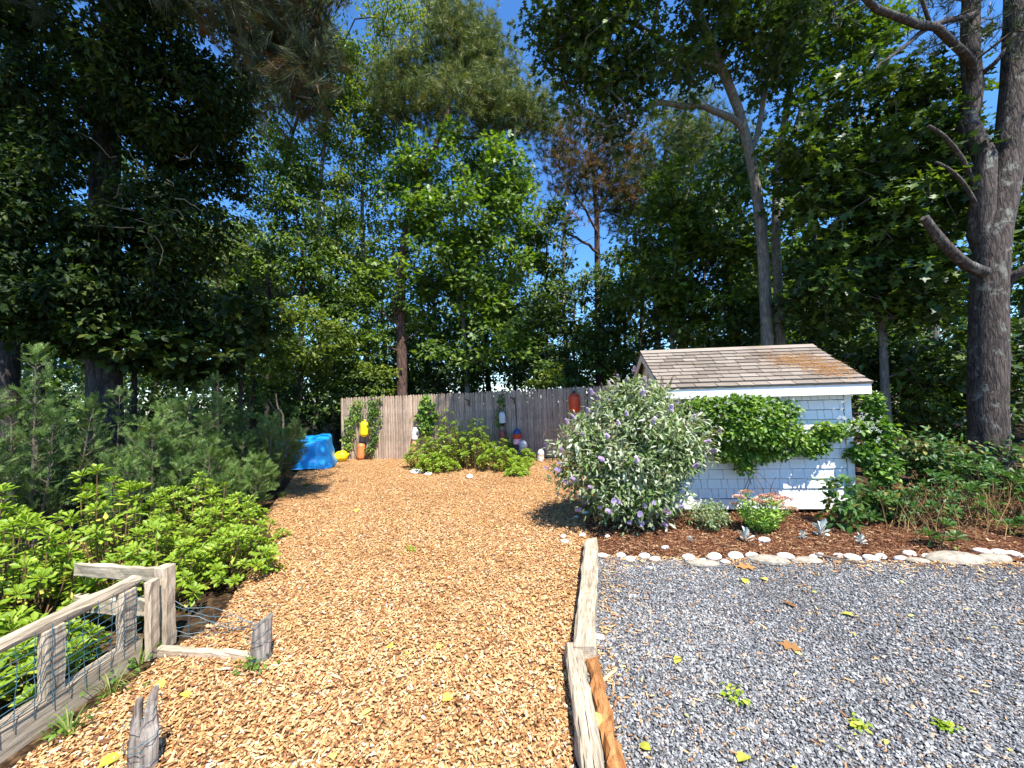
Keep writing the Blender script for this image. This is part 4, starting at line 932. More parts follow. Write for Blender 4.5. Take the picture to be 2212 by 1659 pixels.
for u, v, w, lab in [(1607, 1645, 36, 'large yellow leaf at the bottom edge of the gravel'), (1464, 1432, 20, 'yellow leaf on the gravel left of the brown oak leaf'), (1830, 1332, 20, 'yellow leaf on the gravel far right of the timbers'), (1610, 1260, 20, 'small yellow leaf on gravel near the front stones'), (1393, 1622, 24, 'pale yellow leaf on the gravel beside the lower timber'), (1650, 1255, 18, 'yellow leaf on gravel in front of the tan flat stone'),
                     (968, 1514, 26, 'pale yellow leaf low on the chip path, left of timbers'), (790, 1548, 24, 'greenish yellow leaf on the chip path near the bottom'), (720, 1642, 20, 'yellow leaf at the bottom of the chip path'), (950, 1402, 20, 'yellow leaf in the middle of the chip path'), (770, 1105, 14, 'tiny yellow leaf on the distant chips'), (1072, 1141, 12, 'small yellow leaf on the chips near the bush shadow'), (842, 1402, 20, 'lime leaf on the chips right of the short stump'), (345, 1486, 24, 'pale yellow leaf on the chips above the forked stump'), (400, 1508, 22, 'yellow leaf right of the forked stump'), (240, 1650, 36, 'yellow leaf on the chips left of the forked stump'), (560, 1225, 18, 'yellow leaf on the chips by the daisy bed')]:
    fallen_leaf(u, v, w, M['yleaf'], lab)
fallen_leaf(1706, 1404, 40, M['bleaf'], 'curled brown oak leaf in the middle of the gravel', 'oak_leaf', OAK)
fallen_leaf(1704, 1310, 26, M['bleaf'], 'dark brown curled leaf on gravel beyond the oak leaf', 'oak_leaf', OAK)
fallen_leaf(1292, 1582, 26, M['sedum'], 'lime green leaf lying on the rotten orange timber', z=0.07)
fallen_leaf(1610, 1230, 40, M['bleaf'], 'flat brown leaf on the gravel against the edging stones', 'oak_leaf', OAK)
q = spread(GRAV, 900, lambda d: np.full(len(d), 0.28), 8); q2 = spread(PATH, 900, lambda d: np.full(len(d), 0.16), 9); q = np.concatenate([q, q2]); n = len(q); mb = MB()
put(mb, oval(0.5), np.column_stack([q, np.full(n, 0.024)]), np.column_stack([RNG.normal(size=(n, 2)), np.zeros(n)]), UP + RNG.normal(0, 0.25, (n, 3)), RNG.uniform(0.015, 0.04, n), RNG.random(n))
tag(mb.build('leaf_litter', M['yleaf']), 'small dry leaf scraps scattered over gravel and chips', None, None, 'stuff')
# ================================================================== SHRUBS AND FLOWERS
# ---- glossy daisy bushes made of leaf rosettes
def rosette_mesh(mat, seed, n=15, L=1.0, yellow=0.1):
    rg = np.random.default_rng(seed); mb = MB()
    a = np.arange(n)*2.4 + rg.uniform(0, 6); el = np.linspace(0.05, 1.15, n) + rg.normal(0, 0.12, n); ln = np.linspace(1.0, 0.55, n)*L*rg.uniform(0.85, 1.12, n)
    d = np.column_stack([np.cos(a)*np.cos(el), np.sin(a)*np.cos(el), np.sin(el)])
    nv = np.column_stack([-np.cos(a)*np.sin(el), -np.sin(a)*np.sin(el), np.cos(el)]) + rg.normal(0, 0.15, (n, 3))
    t = np.clip(0.25 + 0.35*np.linspace(0, 1, n) + rg.normal(0, 0.1, n), 0, 0.7); t[:3] += (rg.random(3) < yellow)*0.4
    put(mb, OBOV, np.column_stack([np.cos(a)*0.05, np.sin(a)*0.05, np.linspace(-0.12, 0.05, n)]), d, nv, ln, t)
    return mb.mesh('leaf_rosette', mat)
ROS = {k: [rosette_mesh(M[k], 10 + i, 13 + i % 3 * 2, 1.0, 0.25) for i in range(4)] for k in ('daisy', 'daisydark')}
def daisy_bush(base, rx, ry, h, n, s, label, mat='daisy', group='glossy daisy bushes', name='daisy_bush', stem_t=1.0, low=4, seed=0, bare=False):
    base = np.array([base[0], base[1], 0.0]); root = thing(name, base, label, 'shrub', group); sm = MB(); lf = MB(); rg = np.random.default_rng(seed + 500)
    pos = []
    for i in range(n):
        r = math.sqrt((i + 0.5)/n); a = i*2.39996 + rg.normal(0, 0.25)
        x, y = rx*r*math.cos(a), ry*r*math.sin(a); z = h*(1 - 0.70*r**2.0)*rg.uniform(0.62, 1.10)
        tip = base + (x, y, z); foot = base + (x*0.45 + rg.normal(0, 0.03), y*0.45 + rg.normal(0, 0.03), 0)
        mid = (tip + foot)/2 + np.array([x, y, 0])*0.10
        P = spline([foot, mid, tip], 6); tube(sm, P, np.linspace(0.007, 0.004, 6)*stem_t, 4, cap=False)
        out = nrm(np.array([x/rx, y/ry, 0.0])*0.75*r + UP*1.0 + rg.normal(0, 0.15, 3) + SUN*0.15)
        Mx = frame(tip, np.cross(out, rg.normal(size=3)), out, s*rg.uniform(0.8, 1.2)); inst('leaf_rosette', random.choice(ROS[mat]), Mx, root)
        if not bare:
            t_ = rg.uniform(0.35, 0.95, low + 3); q = np.array([P[int(k*5)] + (P[min(int(k*5)+1, 5)] - P[int(k*5)])*((k*5) % 1) for k in t_])
            dd = np.column_stack([rg.normal(size=(len(q), 2)), rg.normal(-0.1, 0.3, len(q))]); put(lf, OBOV, q, dd, UP + rg.normal(0, 0.4, (len(q), 3)), s*rg.uniform(0.6, 1.05, len(q)), np.clip(rg.normal(0.45, 0.25, len(q)) + (1 - t_)*0.4*(rg.random(len(q)) < 0.4), 0, 1))
    sm.build('stems', M['stem'], root, False, 'stuff')
    if not bare: lf.build('lower_leaves', M[mat], root, False, 'stuff')
    return root
DB = [ # ground x, y, rx, ry, h, n, rosette size, label
 (-3.05, 3.25, 0.50, 0.45, 0.62, 26, 0.085, 'bright green daisy bush just behind the garden fence corner'),
 (-2.75, 3.75, 0.42, 0.42, 0.50, 24, 0.08, 'low bright daisy bush spilling toward the chips behind the fence'),
 (-3.15, 4.25, 0.45, 0.45, 0.72, 24, 0.08, 'daisy bush at the chip edge in front of the junipers'),
 (-3.65, 3.55, 0.50, 0.45, 1.15, 30, 0.09, 'tallest bright daisy bush, its peak before the dark junipers'),
 (-3.75, 2.95, 0.50, 0.42, 0.82, 24, 0.09, 'daisy bush over the back rail of the garden fence'),
 (-4.35, 3.25, 0.50, 0.45, 1.04, 24, 0.09, 'daisy bush with yellowing lower leaves by the feathery juniper'),
 (-3.55, 2.35, 0.45, 0.42, 0.50, 22, 0.09, 'low daisy bush seen through the wire mesh'),
 (-4.25, 2.55, 0.45, 0.42, 0.66, 22, 0.09, 'daisy bush at the left picture edge above the grey rail'),
 (-3.75, 4.45, 0.42, 0.42, 0.9, 22, 0.08, 'daisy bush wedged between the juniper and the chip edge'),
 (-2.95, 1.75, 0.34, 0.4, 0.42, 20, 0.08, 'small daisy plant inside the garden fence near the post'),
 (-2.9, 2.35, 0.30, 0.28, 0.38, 16, 0.08, 'leafy daisy plant pressed against the inside of the wire mesh'),
 (-4.9, 2.9, 0.45, 0.42, 0.72, 20, 0.09, 'daisy bush at the far left under the dark trees')]
for i, (x, y, rx, ry, h, n, s, lab) in enumerate(DB): daisy_bush((x, y), rx, ry, h, int(n*2.1), s*1.02, lab, seed=i, low=8)
for i, (u, v, lab) in enumerate([(605, 1163, 'stray daisy seedling on the chips, farther of two'), (583, 1240, 'stray daisy seedling on the chips below the daisy bed')]):
    p = gnd(u, v); daisy_bush(p, 0.09, 0.09, 0.12, 4, 0.07, lab, seed=30+i, low=2, group='stray daisy seedlings', name='daisy_seedling')
# centre bed by the fence
CB = [(-2.15, 9.35, 0.5, 0.45, 0.68, 'sunny daisy bush at the left of the centre bed'), (-1.55, 9.25, 0.55, 0.5, 1.3, 'largest daisy bush in the middle of the centre bed'), (-0.95, 9.15, 0.5, 0.45, 1.2, 'daisy bush with rusty leaves right of the largest one'),
      (-0.35, 8.75, 0.5, 0.42, 0.66, 'low daisy bush under the chipped red buoy'), (0.05, 8.6, 0.32, 0.32, 0.34, 'small daisy bush at the right end of the centre bed'), (-1.75, 8.75, 0.5, 0.35, 0.42, 'front daisy bush bordering the chips in the centre bed'), (0.05, 8.1, 0.25, 0.22, 0.2, 'flat daisy cushion in front of the white end stones'), (0.30, 9.2, 0.2, 0.18, 0.45, 'dark daisy plant under the grey foam buoy')]
for i, (x, y, rx, ry, h, lab) in enumerate(CB): daisy_bush((x, y), rx, ry, h, int(70*rx*ry*4)+12, 0.085, lab, seed=50+i, low=7, group='daisy bushes in the centre bed')
# shaded right bed
RB = [(5.0, 4.55, 0.42, 0.35, 0.70, 'leggy green daisy plant at the right with bare brown stems'), (5.75, 4.75, 0.45, 0.38, 0.72, 'leggy daisy plant in front of the thick pine trunk'), (6.4, 4.6, 0.4, 0.35, 0.68, 'leggy daisy plant at the right picture edge'), (4.35, 4.75, 0.35, 0.3, 0.42, 'shaded daisy plant right of the shed corner'), (4.25, 3.92, 0.16, 0.14, 0.26, 'small daisy plant with three rosettes behind the grey slab'), (5.35, 4.15, 0.16, 0.14, 0.24, 'small daisy plant near the right end of the stone row')]
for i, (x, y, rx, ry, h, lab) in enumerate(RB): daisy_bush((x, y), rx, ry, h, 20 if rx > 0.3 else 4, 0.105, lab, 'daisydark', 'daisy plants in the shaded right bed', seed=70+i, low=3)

# ---- generic leafy bush on a branching frame
def bush(name, label, cat, base, blobs, leaf, shape, s, per, rad, group=None, stems=7, h0=0.05, sp=0.25, tl=0.5, tv=0.2, stem='stem', droop=0.2, upb=0.8, rt=0.003, flat=0.8, shell=0.35, outward=0.0):
    base = np.array([base[0], base[1], 0.0]); root = thing(name, base, label, cat, group); C = blob_points(blobs, shell=shell); C = C[C[:, 2] > 0.04]
    top = C[:, 2].max(); tr = None
    for i in range(stems):
        a = i*2.4; r = sp*math.sqrt((i+0.5)/stems); f = base + (r*math.cos(a)*0.5, r*math.sin(a)*0.5, -0.02)
        w = C[int(RNG.integers(len(C)))]; e = base + (w - base)*0.55 + UP*0.0
        P = [f, (f+e)/2 + UP*0.08*top, e]
        if tr is None: tr = Tree(P, rt*2.5, rt, 6)
        else:
            n0 = len(tr.P); Q = spline(P, 6)
            for k in range(6): tr.P.append(Q[k]); tr.par.append(n0 + k - 1 if k else -1); tr.fix.append(rt*2.2)
            tr.main.append((Q, np.linspace(rt*2.5, rt, 6)))
    tr.attach(C, 0.05, 1.3, 0.1); sm = MB()
    for P, R in tr.main: tube(sm, P, R, 5, cap=False)
    tr.branches(sm, rt*0.5, 3, rmax=rt*2)
    sm.build('stems', M[stem], root, False, 'stuff'); lm = MB()
    leafy(lm, shape, tr.tip, per, rad, s, tl, tv, flat, droop, upb)
    lm.build('foliage', M[leaf], root, False, 'stuff'); return root, tr

# ---- butterfly bush
bb = np.array([1.52, 4.92, 0.0])
LANCE = oval(0.26, 0.2, 0.22)
bl = [(bb + (0.0, 0.0, 1.0), (0.80, 0.60, 0.66), 250), (bb + (-0.60, -0.10, 0.80), (0.45, 0.42, 0.42), 70), (bb + (0.45, 0.0, 1.05), (0.50, 0.40, 0.42), 70), (bb + (0.12, 0.1, 1.50), (0.40, 0.4, 0.27), 55), (bb + (-0.18, -0.22, 0.42), (0.50, 0.32, 0.30), 75), (bb + (0.25, -0.1, 0.4), (0.3, 0.3, 0.3), 40)]
broot, btr = bush('butterfly_bush', 'big grey green butterfly bush with lilac flower spikes left of the shed', 'shrub', bb, bl, 'buddleia', oval(0.32, 0.2, 0.2), 0.085, 32, 0.2, stems=14, sp=0.5, tl=0.42, tv=0.26, rt=0.006, droop=0.15, upb=0.7)
fl = MB(); n = 120; zz = np.linspace(0, 1, n); a = np.arange(n)*2.4; rr = 0.17*(1 - zz*0.85)
put(fl, rhomb(0.9, 0.2), np.column_stack([rr*np.cos(a)*0.6, rr*np.sin(a)*0.6, zz]), np.column_stack([np.cos(a), np.sin(a), np.full(n, 0.35)]), np.column_stack([-np.cos(a)*0.3, -np.sin(a)*0.3, np.ones(n)]), 0.10, RNG.random(n)); flower_me = fl.mesh('flower_spike', M['lilac'])
sd = MB(); n = 90; zz = np.linspace(0, 1, n); a = np.arange(n)*2.4; rr = 0.11*(1 - zz*0.8)
put(sd, rhomb(0.6, 0.2), np.column_stack([rr*np.cos(a)*0.5, rr*np.sin(a)*0.5, zz]), np.column_stack([np.cos(a), np.sin(a), np.full(n, 0.9)]), np.column_stack([-np.cos(a), -np.sin(a), np.ones(n)]), 0.09, RNG.random(n)); seed_me = sd.mesh('seed_spike', M['seed'])
out = nrm(btr.tip - (bb + (0, 0, 0.8))); score = np.linalg.norm((btr.tip - (bb + (0, 0, 0.85)))/np.array([0.95, 0.85, 0.95]), axis=1) + RNG.normal(0, 0.05, len(btr.tip)); idx = np.argsort(-score)
for k, i in enumerate(idx[:220]):
    d = nrm(out[i] + UP*0.55 + RNG.normal(0, 0.2, 3)); p = btr.tip[i] + out[i]*RNG.uniform(0.06, 0.2)
    w = RNG.uniform(0.045, 0.085) if k % 5 < 3 else RNG.uniform(0.10, 0.17)
    fat = 2.6 if k % 5 < 3 else 1.2
    inst('flower_spike' if k % 5 < 3 else 'seed_spike', flower_me if k % 5 < 3 else seed_me, frame(p, np.cross(d, RNG.normal(size=3)), d, w) @ Matrix.Diagonal((fat*0.8, fat*0.8, 1, 1)), broot)

# ---- clematis on the shed front
vb = sp(1.0, -0.12, 0)
def wallblob(u, v, ru, rv, k, dep=0.14, off=0.20):
    d = ray(u, v); o = S0 + sn*off; t = np.dot(o - CAMP, sn)/np.dot(d, sn); c = CAMP + d*t; return (c, (size(ru, c[1]), dep, size(rv, c[1])), k)
vb = [wallblob(1600, 890, 90, 32, 200, 0.14, 0.22), wallblob(1635, 925, 85, 42, 240, 0.18, 0.26), wallblob(1695, 945, 45, 28, 80, 0.12), wallblob(1550, 920, 40, 44, 90, 0.12), wallblob(1520, 880, 40, 20, 60, 0.1, 0.26), wallblob(1590, 978, 36, 18, 46, 0.08), wallblob(1660, 975, 50, 18, 50, 0.08), wallblob(1612, 1008, 14, 14, 12, 0.05), wallblob(1740, 962, 50, 16, 40, 0.08, 0.12), wallblob(1790, 935, 40, 16, 30, 0.08, 0.12), wallblob(1690, 890, 26, 20, 30, 0.1, 0.2)]
vroot, vtr = bush('clematis_vine', 'dense bright green clematis mounded over the shed front', 'vine', sp(1.05, -0.12, 0), vb, 'vine', HEART, 0.05, 24, 0.09, stems=8, sp=0.9, tl=0.55, tv=0.22, rt=0.0022, droop=0.35, upb=0.45, shell=0.5)
def stars(root, pts, n, rad, s, mat='whitefl', name='flowers'):
    mb = MB(); c = pts[RNG.integers(len(pts), size=n)] + RNG.normal(0, rad, (n, 3)) + sn*0.06
    for k in range(4):
        a = k*math.pi/2 + 0.4; put(mb, rhomb(0.3, 0.05), c, np.tile(sx*math.cos(a) + UP*math.sin(a), (n, 1)) + sn*0.2, np.tile(sn, (n, 1)) + RNG.normal(0, 0.2, (n, 3)), s*RNG.uniform(0.8, 1.3, n), RNG.random(n))
    return mb.build(name, M[mat], root, False, 'stuff')
hi = vtr.tip[(vtr.tip[:, 2] > 1.25)]; stars(vroot, hi, 170, 0.06, 0.022)
stars(vroot, vtr.tip, 60, 0.08, 0.02, name='low_flowers')
v2 = [wallblob(1885, 880, 14, 26, 22, 0.1, -0.05), wallblob(1898, 945, 26, 40, 50, 0.12, 0.0), wallblob(1862, 985, 18, 26, 20, 0.1, 0.1), wallblob(1905, 1015, 30, 30, 32, 0.12, 0.1), wallblob(1845, 922, 20, 8, 10, 0.06, 0.1)]
v2root, v2tr = bush('climbing_vine', 'tall shaded vine with heart leaves climbing the right shed corner', 'vine', (4.6, 4.98), v2, 'vine', HEART, 0.065, 13, 0.12, stems=6, sp=0.3, tl=0.35, tv=0.2, rt=0.006, droop=0.3, upb=0.5, shell=0.3)
stars(v2root, np.array([wallblob(1815, 905, 1, 1, 1)[0], wallblob(1845, 910, 1, 1, 1)[0], wallblob(1870, 930, 1, 1, 1)[0]]), 46, 0.09, 0.024)

# ---- sedum, little shrub, silver plants, broad leaved plant by the shed corner
sb = gnd(1645, 1150); sroot = thing('pink_sedum', sb, 'pale green sedum with flat pink flower heads before the shed', 'plant'); sm = MB(); lm = MB()
hm = MB(); n = 130; r = np.sqrt(RNG.random(n)); a = RNG.uniform(0, 6.28, n)
put(hm, rhomb(0.9, 0.1), np.column_stack([r*np.cos(a), r*np.sin(a), 0.35*(1 - r*r) + RNG.normal(0, 0.04, n)]), np.column_stack([np.cos(a), np.sin(a), RNG.uniform(0.2, 1.2, n)]), UP + RNG.normal(0, 0.4, (n, 3)), 0.28, RNG.random(n)); head_me = hm.mesh('flower_head', M['pinkhead'])
HEADS = [(1596, 1075, 22), (1612, 1065, 24), (1634, 1083, 24), (1655, 1075, 30), (1672, 1088, 32), (1668, 1072, 26), (1690, 1080, 30), (1705, 1100, 24), (1588, 1090, 18), (1648, 1088, 24)]
for i in range(30):
    a_ = i*2.4; r_ = math.sqrt((i+0.5)/30)
    if i < len(HEADS): u, v, w = HEADS[i]; tip = at(u, v, sb[1] + 0.12*math.sin(a_))
    else: tip = sb + (0.26*r_*math.cos(a_), 0.22*r_*math.sin(a_), 0.40*(1 - 0.45*r_**2)*RNG.uniform(0.8, 1.1))
    ft = sb + (0.07*math.cos(a_), 0.07*math.sin(a_), 0); P = spline([ft, (ft + tip)/2 + (tip-ft)*np.array([0.12, 0.12, 0]), tip], 8); tube(sm, P, np.linspace(0.006, 0.004, 8), 4)
    for k in range(2, 8):
        nn = 4; an = RNG.uniform(0, 6.28) + np.arange(nn)*1.57; d = np.column_stack([np.cos(an), np.sin(an), np.full(nn, 0.45)]); put(lm, OBOV, np.repeat(P[k][None], nn, 0), d, UP + RNG.normal(0, 0.3, (nn, 3)), RNG.uniform(0.05, 0.085, nn), np.clip(RNG.normal(0.5, 0.2, nn), 0, 1))
    if i < len(HEADS): s_ = size(w, tip[1])*0.55; inst('flower_head', head_me, T(tip) @ Matrix.Rotation(RNG.normal(0, 0.2), 4, 'X') @ Matrix.Scale(s_, 4), sroot)
sm.build('stems', M['sedum'], sroot, False, 'stuff'); lm.build('foliage', M['sedum'], sroot, False, 'stuff')
p = gnd(1534, 1143); bush('small_shrub', 'small grey green round shrub left of the sedum', 'shrub', p, [(p + UP*0.17, (0.22, 0.2, 0.15), 90)], 'buddleia', oval(0.45), 0.038, 14, 0.07, stems=8, sp=0.2, tl=0.35, tv=0.2, rt=0.003)
for i, (u, v, w, lab) in enumerate([(1612, 1172, 34, 'silver felted plant left of the white stone by the sedum'), (1735, 1167, 22, 'silver seedling right of the sedum'), (1775, 1160, 40, 'tallest silver leaved plant in the bed'), (1860, 1178, 28, 'silver seedling in the shaded part of the bed'), (1492, 1170, 14, 'tiny silver seedling under the small shrub')]):
    p = gnd(u, v); s_ = size(w, p[1]); root = thing('silver_plant', p, lab, 'plant', 'silver felted plants in the bed'); mb = MB(); n = 16
    an = np.arange(n)*2.4; el = np.linspace(0.2, 1.3, n); put(mb, OBOV, p + np.column_stack([np.zeros((n, 2)), np.linspace(0.01, s_*0.5, n)]), np.column_stack([np.cos(an)*np.cos(el), np.sin(an)*np.cos(el), np.sin(el)]), UP + RNG.normal(0, 0.3, (n, 3)), s_*0.55*RNG.uniform(0.7, 1.1, n), RNG.random(n)); mb.build('leaves', M['silver'], root)
    mb = MB(); tube(mb, [p, p + UP*s_*0.55], 0.003, 4); mb.build('stem', M['silver'], root)
p = gnd(1815, 1143)
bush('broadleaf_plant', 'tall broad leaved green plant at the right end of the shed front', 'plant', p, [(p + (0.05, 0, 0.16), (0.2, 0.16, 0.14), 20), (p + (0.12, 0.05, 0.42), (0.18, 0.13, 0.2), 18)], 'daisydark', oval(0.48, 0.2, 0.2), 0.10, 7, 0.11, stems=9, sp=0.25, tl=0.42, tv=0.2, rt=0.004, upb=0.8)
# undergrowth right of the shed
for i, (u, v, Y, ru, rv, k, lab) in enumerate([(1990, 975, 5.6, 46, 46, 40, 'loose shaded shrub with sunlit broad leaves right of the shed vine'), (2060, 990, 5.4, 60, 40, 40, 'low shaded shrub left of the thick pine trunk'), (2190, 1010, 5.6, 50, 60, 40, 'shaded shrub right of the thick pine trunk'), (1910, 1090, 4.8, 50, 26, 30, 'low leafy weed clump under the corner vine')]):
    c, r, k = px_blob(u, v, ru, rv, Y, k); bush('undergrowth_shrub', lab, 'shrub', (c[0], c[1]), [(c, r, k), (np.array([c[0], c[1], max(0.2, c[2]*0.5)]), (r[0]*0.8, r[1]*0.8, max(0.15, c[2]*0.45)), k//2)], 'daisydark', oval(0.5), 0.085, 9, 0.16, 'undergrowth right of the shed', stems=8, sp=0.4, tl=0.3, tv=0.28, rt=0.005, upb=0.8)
# dry brown stems in the right bed
n = 420; mb = MB(); x = RNG.uniform(4.2, 6.6, n); y = RNG.normal(4.6, 0.28, n)
for i in range(n):
    b0 = np.array([x[i], y[i], 0.0]); e = b0 + (RNG.normal(0, 0.15), RNG.normal(0, 0.12), RNG.uniform(0.1, 0.5)); tube(mb, [b0, (b0+e)/2 + RNG.normal(0, 0.03, 3), e], [0.004, 0.003, 0.002], 3, RNG.random(), cap=False)
tag(mb.build('dry_stems', flat_mat('dry tan stem', (0.26, 0.16, 0.075), 0.9, 0.1, 0.3)), 'tangle of dry brown stems under the right hand daisy plants', None, None, 'stuff')

# ---- vines on the stockade fence
def fence_blobs(L): return [(fence_point(u, v, off), (size(ru, 10.7), 0.07, size(rv, 10.7)), k) for u, v, ru, rv, k, off in L]
for nm, lab, bs, leaf, shp, s_, tl in [
  ('creeper_vine', 'sunlit five leaved creeper left of the yellow buoy', [(770, 885, 18, 22, 30, 0.07), (758, 920, 16, 22, 28, 0.07), (752, 955, 12, 22, 22, 0.07), (775, 905, 10, 12, 10, 0.07)], 'vine', oval(0.5), 0.075, 0.8),
  ('creeper_vine', 'darker creeper strand right of the yellow buoy', [(806, 875, 14, 22, 26, 0.08), (808, 905, 14, 22, 26, 0.08), (805, 940, 12, 22, 20, 0.1), (798, 975, 8, 18, 12, 0.08)], 'vine', oval(0.5), 0.08, 0.3),
  ('round_leaf_vine', 'round leaved vine climbing the fence behind the spar buoy', [(922, 868, 14, 14, 10, 0.07), (915, 895, 16, 18, 16, 0.1), (930, 900, 12, 24, 16, 0.1), (918, 925, 14, 14, 14, 0.12)], 'vine', HEART, 0.10, 0.6),
  ('ivy_strand', 'thin ivy strand running up the fence above the white buoy', [(1083, 870, 4, 26, 22, 0.03), (1079, 905, 6, 20, 14, 0.05), (1100, 958, 12, 22, 22, 0.08)], 'vine', HEART, 0.06, 0.55)]:
    b = fence_blobs(bs); c0 = b[-1][0]; bush(nm, lab, 'vine', (c0[0], c0[1]), b, leaf, shp, s_, 8, 0.09, 'vines on the fence', stems=3, sp=0.1, tl=tl, tv=0.18, rt=0.004, upb=0.35, shell=0.1, droop=0.4)
# ---- ornamental grass and weeds
def grass(name, label, cat, p, n, h, spreadr, mat='grass', group=None, arch=0.5, w=0.006):
    p = np.array([p[0], p[1], 0.0]); root = thing(name, p, label, cat, group); mb = MB()
    for i in range(n):
        a = RNG.uniform(0, 6.28); l = h*RNG.uniform(0.55, 1.1); o = np.array([math.cos(a), math.sin(a), 0]); q0 = p + o*RNG.uniform(0, spreadr*0.3)
        P = [q0, q0 + UP*l*0.5 + o*spreadr*0.25, q0 + UP*l*(0.92 - arch*0.2) + o*spreadr*0.65, q0 + UP*l*(1 - arch*RNG.random()*0.6) + o*spreadr*1.1]; P = spline(P, 6); ww = np.linspace(w, 0.001, 6); sdv = np.array([-o[1], o[0], 0])
        V = np.concatenate([P - sdv*ww[:, None], P + sdv*ww[:, None]]); mb.add(V, [(k, k+1, k+7, k+6) for k in range(5)], RNG.random())
    mb.build('blades', M[mat], root, False, 'stuff'); return root
c = fence_point(1045, 960, 0.35); grass('ornamental_grass', 'thin arching ornamental grass before the fence in the centre bed', 'grass', c, 90, 1.0, 0.4)
for i, (u, v, h, n, lab) in enumerate([(150, 1590, 0.12, 26, 'grassy weed tuft leaning on the garden fence board, nearest the bottom corner'), (240, 1500, 0.14, 24, 'weed tuft midway along the garden fence board'), (300, 1440, 0.16, 14, 'few grass blades at the garden fence corner'), (545, 1450, 0.10, 14, 'small weed tuft at the foot of the short stump'), (660, 1052, 0.12, 40, 'grass tuft in front of the blue tarp'), (610, 1075, 0.12, 40, 'grass patch between the tarp and the juniper')]):
    p = gnd(u, v); r = grass('weed_tuft', lab, 'weed', p, n, h, h*0.8, group='weeds along the edges', w=0.004)
    mb = MB(); k = 22; q = p + np.column_stack([RNG.normal(0, h*0.5, k), RNG.normal(0, h*0.5, k), RNG.uniform(0.02, h*0.6, k)]); put(mb, oval(0.6), q, rnd(k)*np.array([1, 1, 0.3]), UP + RNG.normal(0, 0.3, (k, 3)), 0.035, RNG.uniform(0.2, 0.7, k)); mb.build('leaves', M['vine'], r, False, 'stuff')
for i, (u, v, w, lab) in enumerate([(1585, 1508, 60, 'bright green weed in the middle of the gravel'), (1858, 1576, 26, 'small weed near the bottom of the gravel'), (2045, 1580, 24, 'tiny weed on the right part of the gravel'), (890, 1192, 36, 'flat green sprig lying on the chip path')]):
    p = gnd(u, v); s_ = size(w, p[1]); root = thing('gravel_weed', p, lab, 'weed', 'small weeds in gravel and chips'); mb = MB(); k = 34
    q = p + np.column_stack([RNG.normal(0, s_*0.3, k), RNG.normal(0, s_*0.3, k), RNG.uniform(0.015, 0.04, k)]); put(mb, oval(0.6), q, rnd(k)*np.array([1, 1, 0.25]), UP + RNG.normal(0, 0.3, (k, 3)), RNG.uniform(0.02, 0.04, k), RNG.uniform(0.3, 0.9, k)); mb.build('leaves', M['daisy'], root, False, 'stuff')

# ---- feathery junipers on the left
def juniper(label, base, h, w, leaders, seed, tl=0.45, lean=(0, 0), dens=1.0):
    rg = np.random.default_rng(seed + 900); base = np.array([base[0], base[1], 0.0]); root = thing('juniper', base, label, 'shrub', 'feathery junipers on the left'); sm = MB(); lm = MB(); A = []; D = []
    for i in range(leaders):
        a = i*2.4 + rg.uniform(0, 1); r = w*math.sqrt((i + 0.4)/leaders); tip = base + (r*math.cos(a) + lean[0], r*math.sin(a) + lean[1], h*(1 - 0.35*(r/w)**2)*rg.uniform(0.7, 1.08))
        ft = base + (r*math.cos(a)*0.25, r*math.sin(a)*0.25, 0); P = spline([ft, (ft + tip)/2 + (0.15*r*math.cos(a), 0.15*r*math.sin(a), -0.02), tip], 12); tube(sm, P, np.linspace(0.018, 0.004, 12), 5, cap=False)
        for q in range(2, 12):
            f = q/11; nb = 4
            for b_ in range(nb):
                an = rg.uniform(0, 6.28); l = (0.06 + 0.36*(1 - f))*w*rg.uniform(0.7, 1.3)*1.15 + 0.06; d = np.array([math.cos(an), math.sin(an), 0.55 + 0.5*f]); d = d/np.linalg.norm(d); e = P[q] + d*l + UP*l*0.15
                Q = spline([P[q], P[q] + d*l*0.5 - UP*0.02*l, e], 5); tube(sm, Q, np.linspace(0.005, 0.002, 5), 3, cap=False)
                m = max(4, int(l/0.035*dens)); t = rg.uniform(0.25, 1.0, m); pp = P[q] + (e - P[q])*t[:, None]; A.append(pp); dd = nrm(d + rg.normal(0, 0.55, (m, 3)) + UP*0.15); D.append(dd)
        A.append(np.repeat(P[-1][None], 3, 0)); D.append(nrm(np.array([[0, 0, 1.0]]*3) + rg.normal(0, 0.2, (3, 3))))
    A = np.concatenate(A); D = np.concatenate(D); n = len(A)
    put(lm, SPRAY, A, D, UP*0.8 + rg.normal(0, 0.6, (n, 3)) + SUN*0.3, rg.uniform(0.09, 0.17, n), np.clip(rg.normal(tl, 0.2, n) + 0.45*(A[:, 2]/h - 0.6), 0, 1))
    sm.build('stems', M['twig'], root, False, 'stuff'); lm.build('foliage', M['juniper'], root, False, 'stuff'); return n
nj = 0
